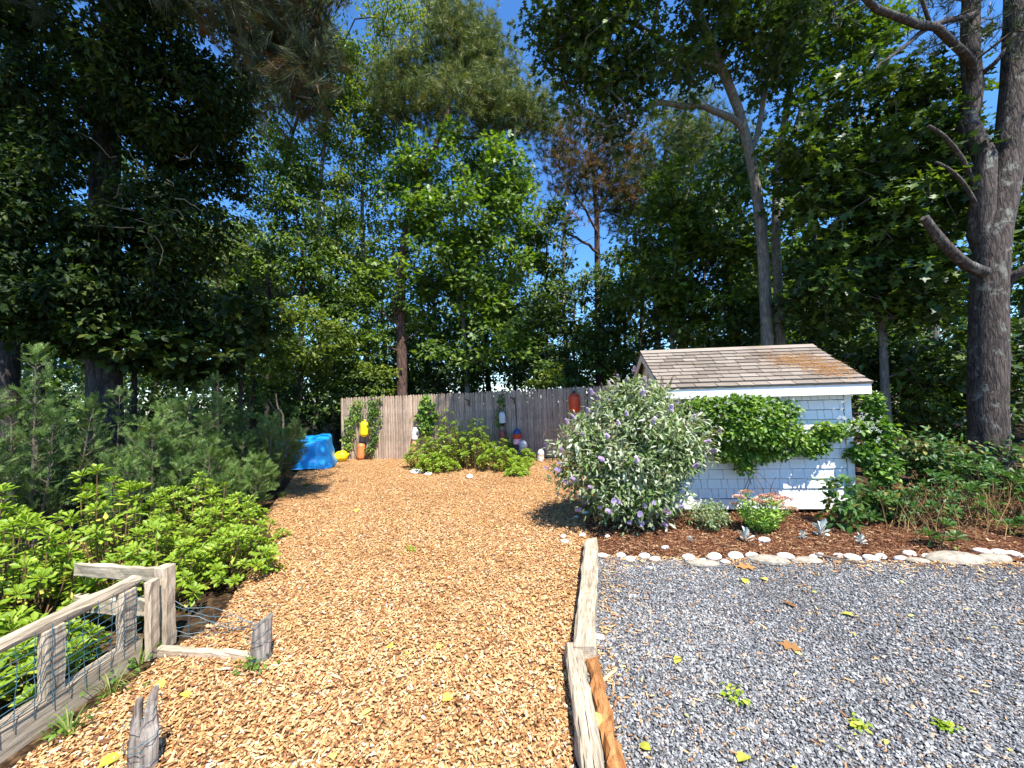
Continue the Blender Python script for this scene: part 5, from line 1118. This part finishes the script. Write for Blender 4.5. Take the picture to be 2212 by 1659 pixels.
for i, (u, v, Y, h, w, ld, lab, tl) in enumerate([(60, 0, 4.7, 2.35, 0.6, 9, 'tall feathery juniper at the left picture edge with swept plume', 0.5), (230, 0, 5.6, 1.75, 0.6, 8, 'dark blue green juniper behind the daisy bush with yellowing leaves', 0.3), (330, 0, 5.0, 1.5, 0.5, 8, 'juniper with a bright leaning leader behind the tallest daisy bush', 0.55), (440, 0, 6.3, 2.1, 0.6, 9, 'juniper with a pointed pale leader in the middle of the row', 0.5), (540, 0, 6.6, 1.45, 0.62, 10, 'spreading juniper next to the chip path, second from the tarp', 0.55), (575, 0, 7.5, 1.35, 0.7, 11, 'juniper overlapping the blue tarp', 0.55), (500, 0, 5.6, 0.85, 0.5, 9, 'low juniper at the chip edge in front of the spreading one', 0.6), (120, 0, 6.4, 1.35, 0.8, 9, 'shadowed juniper at the back left under the dark trees', 0.25), (390, 0, 5.3, 1.15, 0.5, 8, 'short brownish juniper between the pale leader and the daisies', 0.42)]):
    c = at(u, 900, Y); nj += juniper(lab, (c[0], c[1]), h, w, ld, i, tl)
print('juniper sprays', nj)
# ================================================================== TREES
def pxs(L, Y): return [at(u, v, (y[0] if y else Y)) for u, v, *y in L]
def foot(u, Y, path, Yp=None):
    """trunk path: starts on the ground below u at depth Y, then follows photo points"""
    p = at(u, 900, Y); return [np.array([p[0], p[1], -0.05])] + pxs(path, Yp or Y)
RED = rhomb(0.62, 0.3, 0.15); SM = rhomb(0.55, 0.3, 0.15)
# -- 1 thick forked pine at the right
Y = 5.9
make_tree('forked_pine', 'thick forked pine trunk with scaly grey bark at the right', 'tree',
  foot(2136, Y, [(2134, 900), (2136, 700), (2142, 540), (2172, 380), (2192, 180), (2200, -60), (2200, -300)]), 0.235, 0.13,
  [px_blob(2120, 60, 110, 70, 5.6, 14), px_blob(2000, -120, 260, 110, 5.2, 40, 1.2), px_blob(2250, -160, 200, 160, 5.5, 30, 1.4), px_blob(2120, -420, 420, 200, 5.0, 70, 1.8)], M['needledark'], M['pinebark'],
  limbs=[(pxs([(2142, 560), (2122, 440), (2112, 300), (2108, 150), (2108, 0), (2112, -200)], Y), 0.155, 0.09), (pxs([(2100, 135, 5.8), (2040, 75, 5.4), (1960, 45, 5.0), (1870, 0, 4.6), (1800, -40, 4.4)], Y), 0.06, 0.03), (pxs([(2108, 30, 5.8), (2010, 60, 5.3), (1940, 110, 5.0), (1890, 150, 4.9)], Y), 0.045, 0.012), (pxs([(2160, 640), (2200, 590, 5.7), (2290, 560, 5.5)], Y), 0.075, 0.06)],
  stubs=[(pxs([(2125, 588, 5.75), (2085, 570, 5.55), (2040, 530, 5.4), (1996, 470, 5.3)], Y), 0.085, 0.05), (pxs([(2112, 450), (2080, 395, 5.75), (2045, 362, 5.7), (2020, 350, 5.65)], Y), 0.034, 0.014), (pxs([(2105, 400), (2080, 345, 5.8), (2040, 295, 5.7), (2005, 272, 5.65)], Y), 0.035, 0.022), (pxs([(2120, 160), (2155, 130, 5.7), (2170, 105, 5.7)], Y), 0.04, 0.018)],
  pine=dict(per=7, n=16, L=0.16, rad=0.22), k=16, trunk_n=22, twig_r=0.008, tl=0.35)
# -- 2 tall grey oak behind the shed, crown over the yard
Y = 8.2
make_tree('tall_oak', 'tall leaning grey oak rising from behind the shed', 'tree',
  foot(1662, Y, [(1656, 700), (1648, 540), (1632, 400), (1602, 260, 8.0), (1560, 150, 7.7), (1520, 60, 7.4), (1490, -40, 7.2), (1470, -200, 7.0)]), 0.125, 0.055,
  [px_blob(1300, 110, 120, 70, 7.0, 60), px_blob(1250, 200, 60, 60, 7.2, 30), px_blob(1420, 180, 110, 60, 7.2, 60), px_blob(1390, 280, 120, 40, 7.5, 40), px_blob(1540, 70, 130, 70, 7.2, 60), px_blob(1210, 60, 60, 50, 6.8, 28), px_blob(1650, 90, 110, 90, 7.6, 60),
   px_blob(1330, -120, 250, 110, 6.2, 110, 1.3), px_blob(1620, -170, 250, 130, 6.6, 110, 1.4), px_blob(1500, -430, 420, 160, 6.2, 150, 2.0)], M['oakdark'], M['oakbark'], OAK, 30, 0.40, 0.125, gap=0.34,
  limbs=[(pxs([(1600, 270, 8.0), (1540, 235, 7.7), (1450, 222, 7.5), (1370, 240, 7.3), (1290, 262, 7.2)], Y), 0.075, 0.02), (pxs([(1560, 150, 7.7), (1480, 120, 7.3), (1400, 60, 7.0), (1290, 30, 6.7), (1200, 40, 6.6)], Y), 0.07, 0.02), (pxs([(1620, 330, 8.1), (1650, 230, 8.1), (1665, 120, 8.0), (1640, 10, 7.8), (1650, -100, 7.6)], Y), 0.06, 0.035), (pxs([(1532, 80, 7.4), (1570, 0, 7.2), (1590, -120, 7.0)], Y), 0.06, 0.03), (pxs([(1560, 150, 7.7), (1500, 60, 7.5), (1440, 0, 7.3), (1380, -100, 7)], Y), 0.05, 0.03)],
  tl=0.4, k=12, trunk_n=20, rmax=0.05)
make_tree('slim_oak', 'slimmer oak stem just right of the tall grey oak', 'tree',
  foot(1690, 8.7, [(1685, 700), (1676, 520), (1680, 380), (1700, 230), (1730, 80), (1750, -80)]), 0.11, 0.05,
  [px_blob(1760, 60, 120, 90, 8.2, 60), px_blob(1700, 180, 70, 90, 8.6, 40), px_blob(1850, 100, 80, 60, 8.2, 40), px_blob(1800, -150, 220, 120, 8, 80, 1.4)], M['oak'], M['oakbark'], OAK, 32, 0.42, 0.13,
  limbs=[(pxs([(1680, 400), (1720, 260), (1775, 110), (1800, 20)], 8.7), 0.055, 0.025)], tl=0.45, k=10)
# -- 3 broad leaved oak foliage, right, nearer
make_tree('broad_oak', 'oak with large glossy leaves between the shed and the forked pine', 'tree',
  foot(1915, 7.6, [(1908, 760), (1903, 600), (1890, 450), (1870, 300), (1850, 180)]), 0.075, 0.03,
  [px_blob(1850, 240, 120, 80, 7.0, 60), px_blob(1760, 330, 80, 80, 7.2, 44), px_blob(1960, 330, 110, 80, 6.8, 56), px_blob(1800, 430, 110, 80, 7.2, 56), px_blob(1960, 450, 110, 90, 6.8, 56), px_blob(1860, 560, 130, 80, 7.3, 64), px_blob(1980, 620, 90, 90, 7.0, 50), px_blob(2020, 230, 80, 60, 6.8, 30), px_blob(1780, 640, 80, 60, 7.4, 36), px_blob(2050, 760, 60, 80, 7.2, 30)], M['oakdark'], M['oakbark'], OAK, 24, 0.38, 0.17, tl=0.45, tv=0.28, wig=0.16)
make_tree('middle_oak', 'full green oak left of the tall grey oak, above the shed', 'tree',
  foot(1455, 10.8, [(1452, 740), (1455, 600), (1470, 480), (1490, 400)]), 0.07, 0.03,
  [px_blob(1500, 410, 110, 70, 10.2, 60), px_blob(1430, 500, 100, 70, 10.4, 60), px_blob(1560, 490, 110, 80, 10, 66), px_blob(1480, 590, 130, 70, 10.3, 70), px_blob(1600, 590, 90, 80, 10, 50), px_blob(1400, 640, 90, 60, 10.6, 44), px_blob(1540, 690, 120, 60, 10.2, 56), px_blob(1600, 350, 60, 60, 10.4, 26)], M['oak'], M['oakbark'], OAK, 30, 0.5, 0.15, tl=0.38, tv=0.25)
# -- 4 sunlit oak in the middle
make_tree('sunlit_oak', 'bright green sunlit oak in the middle above the fence', 'tree',
  foot(1012, 13.0, [(1005, 760), (995, 620), (985, 480), (975, 360)]), 0.09, 0.035,
  [px_blob(960, 350, 120, 60, 12.4, 64), px_blob(1070, 370, 80, 70, 12.4, 48), px_blob(890, 430, 80, 80, 12.6, 52), px_blob(1000, 460, 130, 80, 12.2, 84), px_blob(1110, 460, 60, 80, 12.6, 40), px_blob(930, 560, 110, 70, 12.4, 64), px_blob(1050, 570, 110, 80, 12.4, 66), px_blob(860, 620, 80, 60, 12.6, 40), px_blob(980, 670, 130, 60, 12.6, 62), px_blob(1110, 660, 80, 60, 12.8, 40), px_blob(1040, 750, 120, 40, 12, 40)], M['sunoak'], M['oakbark'], OAK, 36, 0.5, 0.16, tl=0.6, tv=0.27)
# -- 5 centre pitch pine: reddish trunk, crown high above
make_tree('pitch_pine', 'pine with rough reddish trunk behind the fence and tall bushy crown', 'tree',
  foot(868, 12.2, [(868, 780), (866, 660), (872, 540), (890, 440), (930, 340), (965, 250), (985, 150), (995, 60)]), 0.17, 0.05,
  [px_blob(1000, 90, 80, 70, 12.6, 60), px_blob(930, 130, 70, 60, 12.6, 44), px_blob(1050, 160, 70, 60, 12.8, 50), px_blob(900, 220, 90, 50, 12.4, 50), px_blob(1000, 230, 100, 50, 12.2, 60), px_blob(1090, 250, 60, 50, 12.6, 34), px_blob(860, 160, 60, 60, 12.8, 36), px_blob(950, 30, 50, 40, 12.8, 24), px_blob(1150, 240, 50, 50, 12.8, 26)], M['needle'], M['redbark'],
  limbs=[(pxs([(930, 340), (1000, 300), (1060, 290), (1120, 260)], 12.3), 0.07, 0.03), (pxs([(900, 420), (880, 320), (850, 240)], 12.4), 0.06, 0.03), (pxs([(1110, 300, 12.6), (1140, 260, 12.6), (1180, 200, 12.6)], 12.6), 0.06, 0.03)],
  stubs=[(pxs([(866, 700), (845, 690), (822, 672)], 12.1), 0.045, 0.02), (pxs([(868, 740), (890, 725), (905, 715)], 12.1), 0.03, 0.012), (pxs([(866, 760), (835, 748), (812, 745)], 12.1), 0.03, 0.012), (pxs([(868, 600), (850, 640), (855, 690)], 12.1), 0.05, 0.04)],
  pine=dict(per=11, n=32, L=0.20, rad=0.30, spread=1.5, up=0.35, w=0.075), k=14, trunk_n=22, twig_r=0.009, tl=0.55, shell=0.3)
make_tree('rusty_pine', 'half bare pine with rusty needles against the blue sky gap', 'tree',
  foot(1296, 14, [(1294, 760), (1292, 640), (1290, 540), (1288, 450), (1280, 360), (1268, 280)]), 0.15, 0.05,
  [px_blob(1270, 290, 100, 50, 13.6, 40), px_blob(1220, 350, 60, 60, 13.8, 26), px_blob(1330, 350, 70, 60, 13.8, 30), px_blob(1280, 400, 90, 50, 13.8, 30), px_blob(1220, 480, 60, 40, 13.8, 14), px_blob(1360, 440, 50, 60, 14, 20), px_blob(1190, 290, 50, 50, 13.8, 22)], M['rust'], M['redbark'],
  limbs=[(pxs([(1290, 545), (1240, 510), (1190, 490)], 13.8), 0.06, 0.02), (pxs([(1288, 470), (1320, 400), (1345, 330)], 14), 0.05, 0.02), (pxs([(1290, 500), (1250, 430), (1215, 370)], 13.9), 0.05, 0.02)],
  pine=dict(per=9, n=30, L=0.19, rad=0.32, spread=1.5, up=0.35, w=0.075), k=12, twig_r=0.013, tl=0.45, tv=0.3, shell=0.2, wig=0.25)
make_tree('dark_pine', 'dark needled pine behind the full green oak', 'tree',
  foot(1420, 14.5, [(1420, 740), (1425, 560), (1430, 420), (1440, 300)]), 0.14, 0.05,
  [px_blob(1440, 330, 100, 70, 14, 60), px_blob(1500, 270, 80, 60, 14, 44), px_blob(1400, 430, 90, 60, 14.2, 50), px_blob(1560, 360, 80, 70, 14.4, 50)], M['needle'], M['redbark'], pine=dict(per=9, n=28, L=0.20, rad=0.32, spread=1.5, up=0.3, w=0.075), twig_r=0.010, tl=0.3)
make_tree('round_pine', 'small round pale green pine at the left beside the dark trees', 'tree',
  foot(545, 15, [(545, 800), (542, 680), (535, 580)]), 0.12, 0.05,
  [px_blob(530, 560, 80, 50, 14.6, 60), px_blob(560, 620, 70, 50, 14.8, 44), px_blob(500, 630, 60, 50, 15, 36)], M['needle'], M['redbark'], pine=dict(per=11, n=28, L=0.20, rad=0.32, spread=1.5, up=0.4, w=0.075), tl=0.75, twig_r=0.010)
# -- 6 slender light trees left of the middle
make_tree('slender_tree', 'slender light green tree with forking trunk left of the reddish pine', 'tree',
  foot(706, 13.2, [(700, 720), (690, 580), (688, 440), (700, 320), (712, 200), (715, 100)]), 0.11, 0.03,
  [px_blob(710, 150, 90, 80, 13, 70), px_blob(640, 260, 80, 80, 13, 56), px_blob(760, 260, 80, 80, 13, 60), px_blob(700, 360, 90, 70, 13.2, 56), px_blob(620, 380, 70, 60, 13.4, 40), px_blob(790, 150, 60, 60, 13, 36)], M['light'], M['oakbark'], SM, 34, 0.42, 0.13,
  limbs=[(pxs([(690, 560), (655, 460), (640, 380), (610, 300)], 13.2), 0.06, 0.02), (pxs([(688, 460), (740, 360), (770, 280)], 13.2), 0.05, 0.02)], tl=0.5, wig=0.15, droop=0.45)
make_tree('slender_tree', 'grey barked slender tree with lichen, nearest to the reddish pine', 'tree',
  foot(796, 13.6, [(790, 700), (786, 560), (782, 430), (790, 330), (800, 240)]), 0.10, 0.03,
  [px_blob(800, 250, 80, 70, 13.4, 56), px_blob(830, 360, 70, 70, 13.2, 50), px_blob(760, 430, 80, 60, 13.4, 48), px_blob(800, 540, 90, 60, 13.4, 54)], M['light'], M['oakbark'], SM, 34, 0.42, 0.13, tl=0.42, droop=0.4)
make_tree('slender_tree', 'thin dark stemmed tree standing before the pale round pine', 'tree',
  foot(648, 12.4, [(650, 720), (655, 580), (640, 460), (620, 360)]), 0.08, 0.025,
  [px_blob(600, 400, 80, 70, 12.4, 50), px_blob(680, 480, 90, 60, 12.6, 52), px_blob(640, 560, 90, 60, 12.2, 56), px_blob(720, 600, 80, 60, 12.6, 46), px_blob(580, 500, 50, 50, 12.4, 26)], M['oak'], M['darkbark'], SM, 34, 0.4, 0.13, tl=0.42, droop=0.4)
make_tree('locust_tree', 'fine leaved locust with yellow green top beside the sky gap', 'tree',
  foot(575, 13, [(580, 700), (590, 500), (630, 300), (680, 120), (700, -40)]), 0.07, 0.03,
  [px_blob(690, 40, 55, 60, 11.2, 44), px_blob(640, 130, 60, 70, 11.2, 44), px_blob(580, 40, 80, 90, 11, 56), px_blob(700, -120, 120, 80, 11, 60), px_blob(560, 220, 80, 80, 11.2, 50), px_blob(850, 30, 60, 30, 10.5, 26)], M['light'], M['darkbark'], rhomb(0.42), 46, 0.42, 0.10, tl=0.8, tv=0.2, droop=0.5)
# -- 7 understory in front of the woods
def under(label, u, v, ru, rv, Y, k, leaf, s, tl, name='understory_tree', shape=SM, per=34, rad=0.42, extra=()):
    return make_tree(name, label, 'tree' if name.endswith('tree') else 'shrub', foot(u, Y + 0.3, [(u, v + rv*0.7), (u + 5, v)]), 0.05, 0.02, [px_blob(u, v, ru, rv, Y, k)] + [px_blob(*e) for e in extra], M[leaf], M['darkbark'], shape, per, rad, s, group='understory trees and shrubs', tl=tl, k=8, flat=0.35, droop=0.15)
under('sunlit layered maple sapling left of the fence', 650, 720, 110, 80, 10.8, 80, 'light', 0.12, 0.45, extra=[(580, 780, 80, 60, 10.5, 40), (720, 790, 60, 50, 11.6, 36)])
under('small maple in front of the slender trees', 740, 690, 90, 90, 12.4, 70, 'oak', 0.12, 0.5, extra=[(800, 760, 70, 60, 12.6, 44)])
under('low leafy maple right behind the fence end', 790, 820, 60, 34, 12.0, 40, 'light', 0.12, 0.45)
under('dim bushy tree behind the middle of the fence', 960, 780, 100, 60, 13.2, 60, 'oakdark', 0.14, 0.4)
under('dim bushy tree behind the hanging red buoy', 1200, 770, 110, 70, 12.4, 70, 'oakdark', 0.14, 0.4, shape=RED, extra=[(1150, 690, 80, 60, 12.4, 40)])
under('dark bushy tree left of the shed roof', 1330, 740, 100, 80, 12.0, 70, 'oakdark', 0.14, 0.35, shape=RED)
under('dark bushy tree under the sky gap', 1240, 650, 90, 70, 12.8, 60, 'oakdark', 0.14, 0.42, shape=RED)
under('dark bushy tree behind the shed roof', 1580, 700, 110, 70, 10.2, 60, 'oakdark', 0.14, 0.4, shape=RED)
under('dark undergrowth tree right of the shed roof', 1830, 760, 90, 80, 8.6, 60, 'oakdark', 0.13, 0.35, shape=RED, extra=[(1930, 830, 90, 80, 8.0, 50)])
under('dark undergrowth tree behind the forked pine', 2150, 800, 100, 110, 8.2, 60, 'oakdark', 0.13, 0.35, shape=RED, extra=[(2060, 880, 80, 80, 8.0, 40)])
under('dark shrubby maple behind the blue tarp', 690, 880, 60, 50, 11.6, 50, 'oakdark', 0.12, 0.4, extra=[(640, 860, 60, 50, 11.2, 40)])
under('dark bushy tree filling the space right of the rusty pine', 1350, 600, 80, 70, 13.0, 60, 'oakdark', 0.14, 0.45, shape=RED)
under('dim leafy tree right of the sunlit oak', 1180, 520, 50, 90, 13.4, 50, 'oakdark', 0.14, 0.5, shape=RED)
under('leafy tree between the slender trees and the pale round pine', 470, 560, 60, 110, 11.5, 60, 'oak', 0.12, 0.35)
under('bright shrub peeking above the fence near the red buoy', 1190, 822, 40, 18, 11.6, 16, 'light', 0.12, 0.7)
# -- 8 dark trees and vines at the left
make_tree('vine_clad_tree', 'massive dark trunk smothered in vines at the left', 'tree',
  foot(228, 6.6, [(226, 760), (225, 560), (228, 380), (236, 200), (245, 40), (250, -160)]), 0.24, 0.14,
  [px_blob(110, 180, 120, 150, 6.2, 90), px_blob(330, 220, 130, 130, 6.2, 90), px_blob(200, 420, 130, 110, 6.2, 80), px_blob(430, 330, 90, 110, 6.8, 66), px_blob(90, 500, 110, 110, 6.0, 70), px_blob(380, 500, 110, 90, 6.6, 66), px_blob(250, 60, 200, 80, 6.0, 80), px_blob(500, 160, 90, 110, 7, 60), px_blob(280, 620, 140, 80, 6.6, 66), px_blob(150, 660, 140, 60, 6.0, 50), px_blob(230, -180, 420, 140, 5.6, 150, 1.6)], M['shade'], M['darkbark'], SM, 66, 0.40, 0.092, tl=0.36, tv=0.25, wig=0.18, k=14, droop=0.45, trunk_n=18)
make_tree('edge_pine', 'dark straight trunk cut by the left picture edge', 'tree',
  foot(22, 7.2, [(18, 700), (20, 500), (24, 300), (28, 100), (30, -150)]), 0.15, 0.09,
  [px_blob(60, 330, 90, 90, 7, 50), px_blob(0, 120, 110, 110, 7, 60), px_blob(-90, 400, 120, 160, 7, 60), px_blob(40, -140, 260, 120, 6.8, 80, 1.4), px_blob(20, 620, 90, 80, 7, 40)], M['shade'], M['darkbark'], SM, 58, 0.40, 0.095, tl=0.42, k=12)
make_tree('overhanging_pine', 'pine bough with long hanging needles reaching in at upper left', 'tree',
  [np.array([-5.6, 2.6, -0.05]), np.array([-5.55, 2.65, 2.5]), np.array([-5.4, 2.8, 5.0]), np.array([-5.2, 2.9, 8.0]), np.array([-5.1, 3.0, 11.0])], 0.26, 0.10,
  [px_blob(520, 20, 110, 60, 4.3, 30), px_blob(620, 110, 70, 70, 4.4, 26), px_blob(640, 190, 40, 40, 4.4, 12), px_blob(430, -60, 160, 70, 4.2, 36), px_blob(560, -130, 180, 80, 4.0, 40),
   ((-3.4, 3.9, 9.2), (1.8, 1.2, 0.9), 130), ((-3.8, 5.0, 9.4), (2.0, 1.3, 1.0), 130), ((-5.6, 4.6, 8.2), (2.2, 1.4, 1.2), 120), ((-4.8, 3.8, 11.2), (2.4, 1.4, 1.2), 130)], M['needledark'], M['darkbark'],
  limbs=[([np.array([-5.35, 2.85, 5.6]), np.array([-4.3, 3.4, 6.2]), at(500, -60, 4.2), at(580, 60, 4.3), at(640, 150, 4.4)], 0.08, 0.02)],
  pine=dict(per=7, n=46, L=0.21, rad=0.13, spread=0.42, up=-0.1, w=0.026), twig_r=0.007, tl=0.45, tv=0.3, shell=0.3, k=14)
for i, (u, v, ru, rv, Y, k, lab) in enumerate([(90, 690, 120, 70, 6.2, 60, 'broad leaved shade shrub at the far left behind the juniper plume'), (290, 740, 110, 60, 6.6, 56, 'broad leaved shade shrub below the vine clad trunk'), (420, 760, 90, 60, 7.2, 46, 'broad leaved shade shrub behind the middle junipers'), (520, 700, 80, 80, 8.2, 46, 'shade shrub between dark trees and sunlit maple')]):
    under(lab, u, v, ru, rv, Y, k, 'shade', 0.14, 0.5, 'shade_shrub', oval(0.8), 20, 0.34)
# dead twigs in front of the dark trunk
dm_ = MB(); tr0 = thing('dead_branch', at(300, 400, 5.9), 'bare pale dead twigs in front of the vine clad trunk', 'branch')
for k in range(16):
    p = at(RNG.uniform(240, 400), RNG.uniform(330, 520), 5.9); d = rnd(1)[0]*np.array([1, 0.4, 0.6]); P = [p]
    for q in range(5): d = nrm(d + RNG.normal(0, 0.45, 3)); P.append(P[-1] + d*RNG.uniform(0.07, 0.16))
    tube(dm_, P, np.linspace(0.009, 0.003, 6), 4, cap=False)
p = at(228, 400, 6.4); 
for k in range(4): tube(dm_, spline([p, at(280 + 20*k, 400 + 25*k, 6.1), at(330 + 25*k, 380 + 40*k, 5.85)], 7), np.linspace(0.014, 0.006, 7), 4, cap=False)
dm_.build('twigs', flat_mat('pale dead twig', (0.22, 0.19, 0.13), 0.9, 0.1, 0.3), tr0, False, 'stuff')
# bare forked sapling by the tarp
sb_ = gnd(612, 950) if False else at(606, 905, 8.9); root = thing('bare_sapling', (sb_[0], sb_[1], 0), 'bare pale forked sapling rising behind the junipers near the tarp', 'sapling'); mb = MB()
b0 = np.array([sb_[0], sb_[1], 0.0]); tube(mb, spline([b0, at(612, 905, 8.9), at(600, 880, 8.9), at(596, 850, 8.9)], 9), np.linspace(0.028, 0.012, 9), 6); mb.build('stem', M['btan'], root, True)
mb = MB(); tube(mb, spline([at(606, 900, 8.9), at(590, 880, 8.9), at(580, 862, 8.9)], 6), np.linspace(0.018, 0.008, 6), 5); mb.build('fork', M['twig'], root, True)
# -- 9 trees farther back: a few kinds, copied
def far_tree(kind, seed):
    st = RNG.bit_generator.state
    b = np.array([0.0, 60.0 + kind*8, 0.0]); h = (9.5, 8.0, 10.5)[kind]
    blobs = [(b + (RNG.uniform(-1.6, 1.6), RNG.uniform(-1.2, 1.2), z), (RNG.uniform(1.1, 1.9), RNG.uniform(1.0, 1.6), RNG.uniform(0.7, 1.1)), 34) for z in np.linspace(2.0, h, 9)]
    r, _ = make_tree(('woodland_oak', 'woodland_maple', 'woodland_oak')[kind], 'x', 'tree', [b, b + (0.1, 0, h*0.35), b + (-0.1, 0.1, h*0.7), b + (0.1, 0, h)], 0.15, 0.03, blobs, (M['oakdark'], M['oak'], M['oakdark'])[kind], (M['darkbark'], M['oakbark'], M['darkbark'])[kind], RED, 30, 0.55, 0.19, tl=0.4, k=8)
    return r
PROTO = [far_tree(k, k) for k in range(3)]
def copy_thing(src, Mx, label, group):
    r = src.copy(); COL.objects.link(r); WORLD[r.name] = Mx; r.matrix_basis = Mx; r['label'] = label; r['group'] = group
    for ch in src.children:
        c = ch.copy(); COL.objects.link(c); c.parent = r; c.matrix_basis = ch.matrix_basis.copy()
    return r
FAR = [(-300, 20, 'behind the picture edge left of the vine clad trunk'), (60, 17, 'in the woods behind the dark edge trunk'), (330, 15.5, 'in the woods behind the massive vine clad trunk'), (470, 19, 'far behind the pale round pine'), (620, 18, 'far behind the thin dark stemmed tree'), (730, 17, 'behind the forking slender tree'), (835, 19, 'behind the reddish pine trunk, to its left'), (930, 16.5, 'behind the sunlit oak, to its left'), (1060, 18, 'behind the sunlit oak, to its right'), (1160, 20, 'below the sky gap, left part'), (1345, 19.5, 'below the sky gap, right of the rusty pine'), (1480, 16, 'behind the full green oak above the shed'), (1590, 13.5, 'behind the tall grey oak, to its left'), (1760, 12.5, 'behind the slimmer oak stem'), (1880, 14, 'behind the large leaved oak'), (2030, 12, 'left of the forked pine in the dark woods'), (2240, 11, 'right of the forked pine in the dark woods'), (2500, 14, 'beyond the right picture edge')]
for i, (u, Yf, lab) in enumerate(FAR):
    p = at(u, 900, Yf); k = i % 3; s_ = RNG.uniform(0.85, 1.1)
    low = 0.62 if 1120 < u < 1400 else 1.0
    Mx = T((p[0], p[1], 0)) @ Matrix.Rotation(RNG.uniform(0, 6.28), 4, 'Z') @ Matrix.Diagonal((s_, s_, s_*low, 1))
    lb = 'woodland tree ' + lab
    if i < 3: r = PROTO[k]; WORLD[r.name] = Mx; r.matrix_basis = Mx; r['label'] = lb; r['group'] = 'trees farther back in the woods'
    else: copy_thing(PROTO[k], Mx, lb, 'trees farther back in the woods')
# bare trunks standing in the shade behind the fence
for i, (u, Yf, r_, lab) in enumerate([(725, 15, 0.09, 'thin dark trunk in shade left of the fence'), (935, 15.5, 0.10, 'dark trunk in shade behind the middle of the fence'), (1110, 15, 0.09, 'dark trunk in shade left of the hanging red buoy'), (1235, 13.5, 0.10, 'dark trunk in shade straight above the hanging red buoy'), (1385, 14, 0.11, 'dark trunk in shade left of the shed gable'), (1545, 12.5, 0.10, 'dark trunk in shade above the middle of the shed roof'), (1780, 11, 0.09, 'thin trunk in shade right of the shed ridge'), (2020, 9.5, 0.08, 'thin dark trunk left of the forked pine')]):
    p = at(u, 900, Yf); b0 = np.array([p[0], p[1], -0.05]); root = thing('shaded_trunk', b0, lab, 'tree', 'shaded trunks in the woods'); mb = MB()
    tube(mb, spline([b0, b0 + (RNG.normal(0, 0.1), 0, 2.5), b0 + (RNG.normal(0, 0.2), 0, 5), b0 + (RNG.normal(0, 0.3), 0, 8)], 10), np.linspace(r_, r_*0.4, 10), 8, lumps=0.04); mb.build('trunk', M['oakbark' if i % 2 else 'darkbark'], root, True)
    mb = MB()
    for q in range(9):
        z = RNG.uniform(1.5, 7); a = RNG.uniform(0, 6.28); l = RNG.uniform(0.5, 1.4); s0 = b0 + UP*z; tube(mb, spline([s0, s0 + (l*0.5*math.cos(a), l*0.5*math.sin(a), 0.1), s0 + (l*math.cos(a), l*math.sin(a), 0.35)], 5), np.linspace(0.018, 0.004, 5), 4, cap=False)
    mb.build('branches', M['twig'], root, False, 'stuff')
# far-off wood that reads as one mass
n = 1000; x = RNG.uniform(-26, 26, n); y = 15.5 + RNG.normal(0, 1.4, n) - 0.005*x*x; z = RNG.random(n)*3.0 + 0.15 + 0.6*np.sin(x*0.8)
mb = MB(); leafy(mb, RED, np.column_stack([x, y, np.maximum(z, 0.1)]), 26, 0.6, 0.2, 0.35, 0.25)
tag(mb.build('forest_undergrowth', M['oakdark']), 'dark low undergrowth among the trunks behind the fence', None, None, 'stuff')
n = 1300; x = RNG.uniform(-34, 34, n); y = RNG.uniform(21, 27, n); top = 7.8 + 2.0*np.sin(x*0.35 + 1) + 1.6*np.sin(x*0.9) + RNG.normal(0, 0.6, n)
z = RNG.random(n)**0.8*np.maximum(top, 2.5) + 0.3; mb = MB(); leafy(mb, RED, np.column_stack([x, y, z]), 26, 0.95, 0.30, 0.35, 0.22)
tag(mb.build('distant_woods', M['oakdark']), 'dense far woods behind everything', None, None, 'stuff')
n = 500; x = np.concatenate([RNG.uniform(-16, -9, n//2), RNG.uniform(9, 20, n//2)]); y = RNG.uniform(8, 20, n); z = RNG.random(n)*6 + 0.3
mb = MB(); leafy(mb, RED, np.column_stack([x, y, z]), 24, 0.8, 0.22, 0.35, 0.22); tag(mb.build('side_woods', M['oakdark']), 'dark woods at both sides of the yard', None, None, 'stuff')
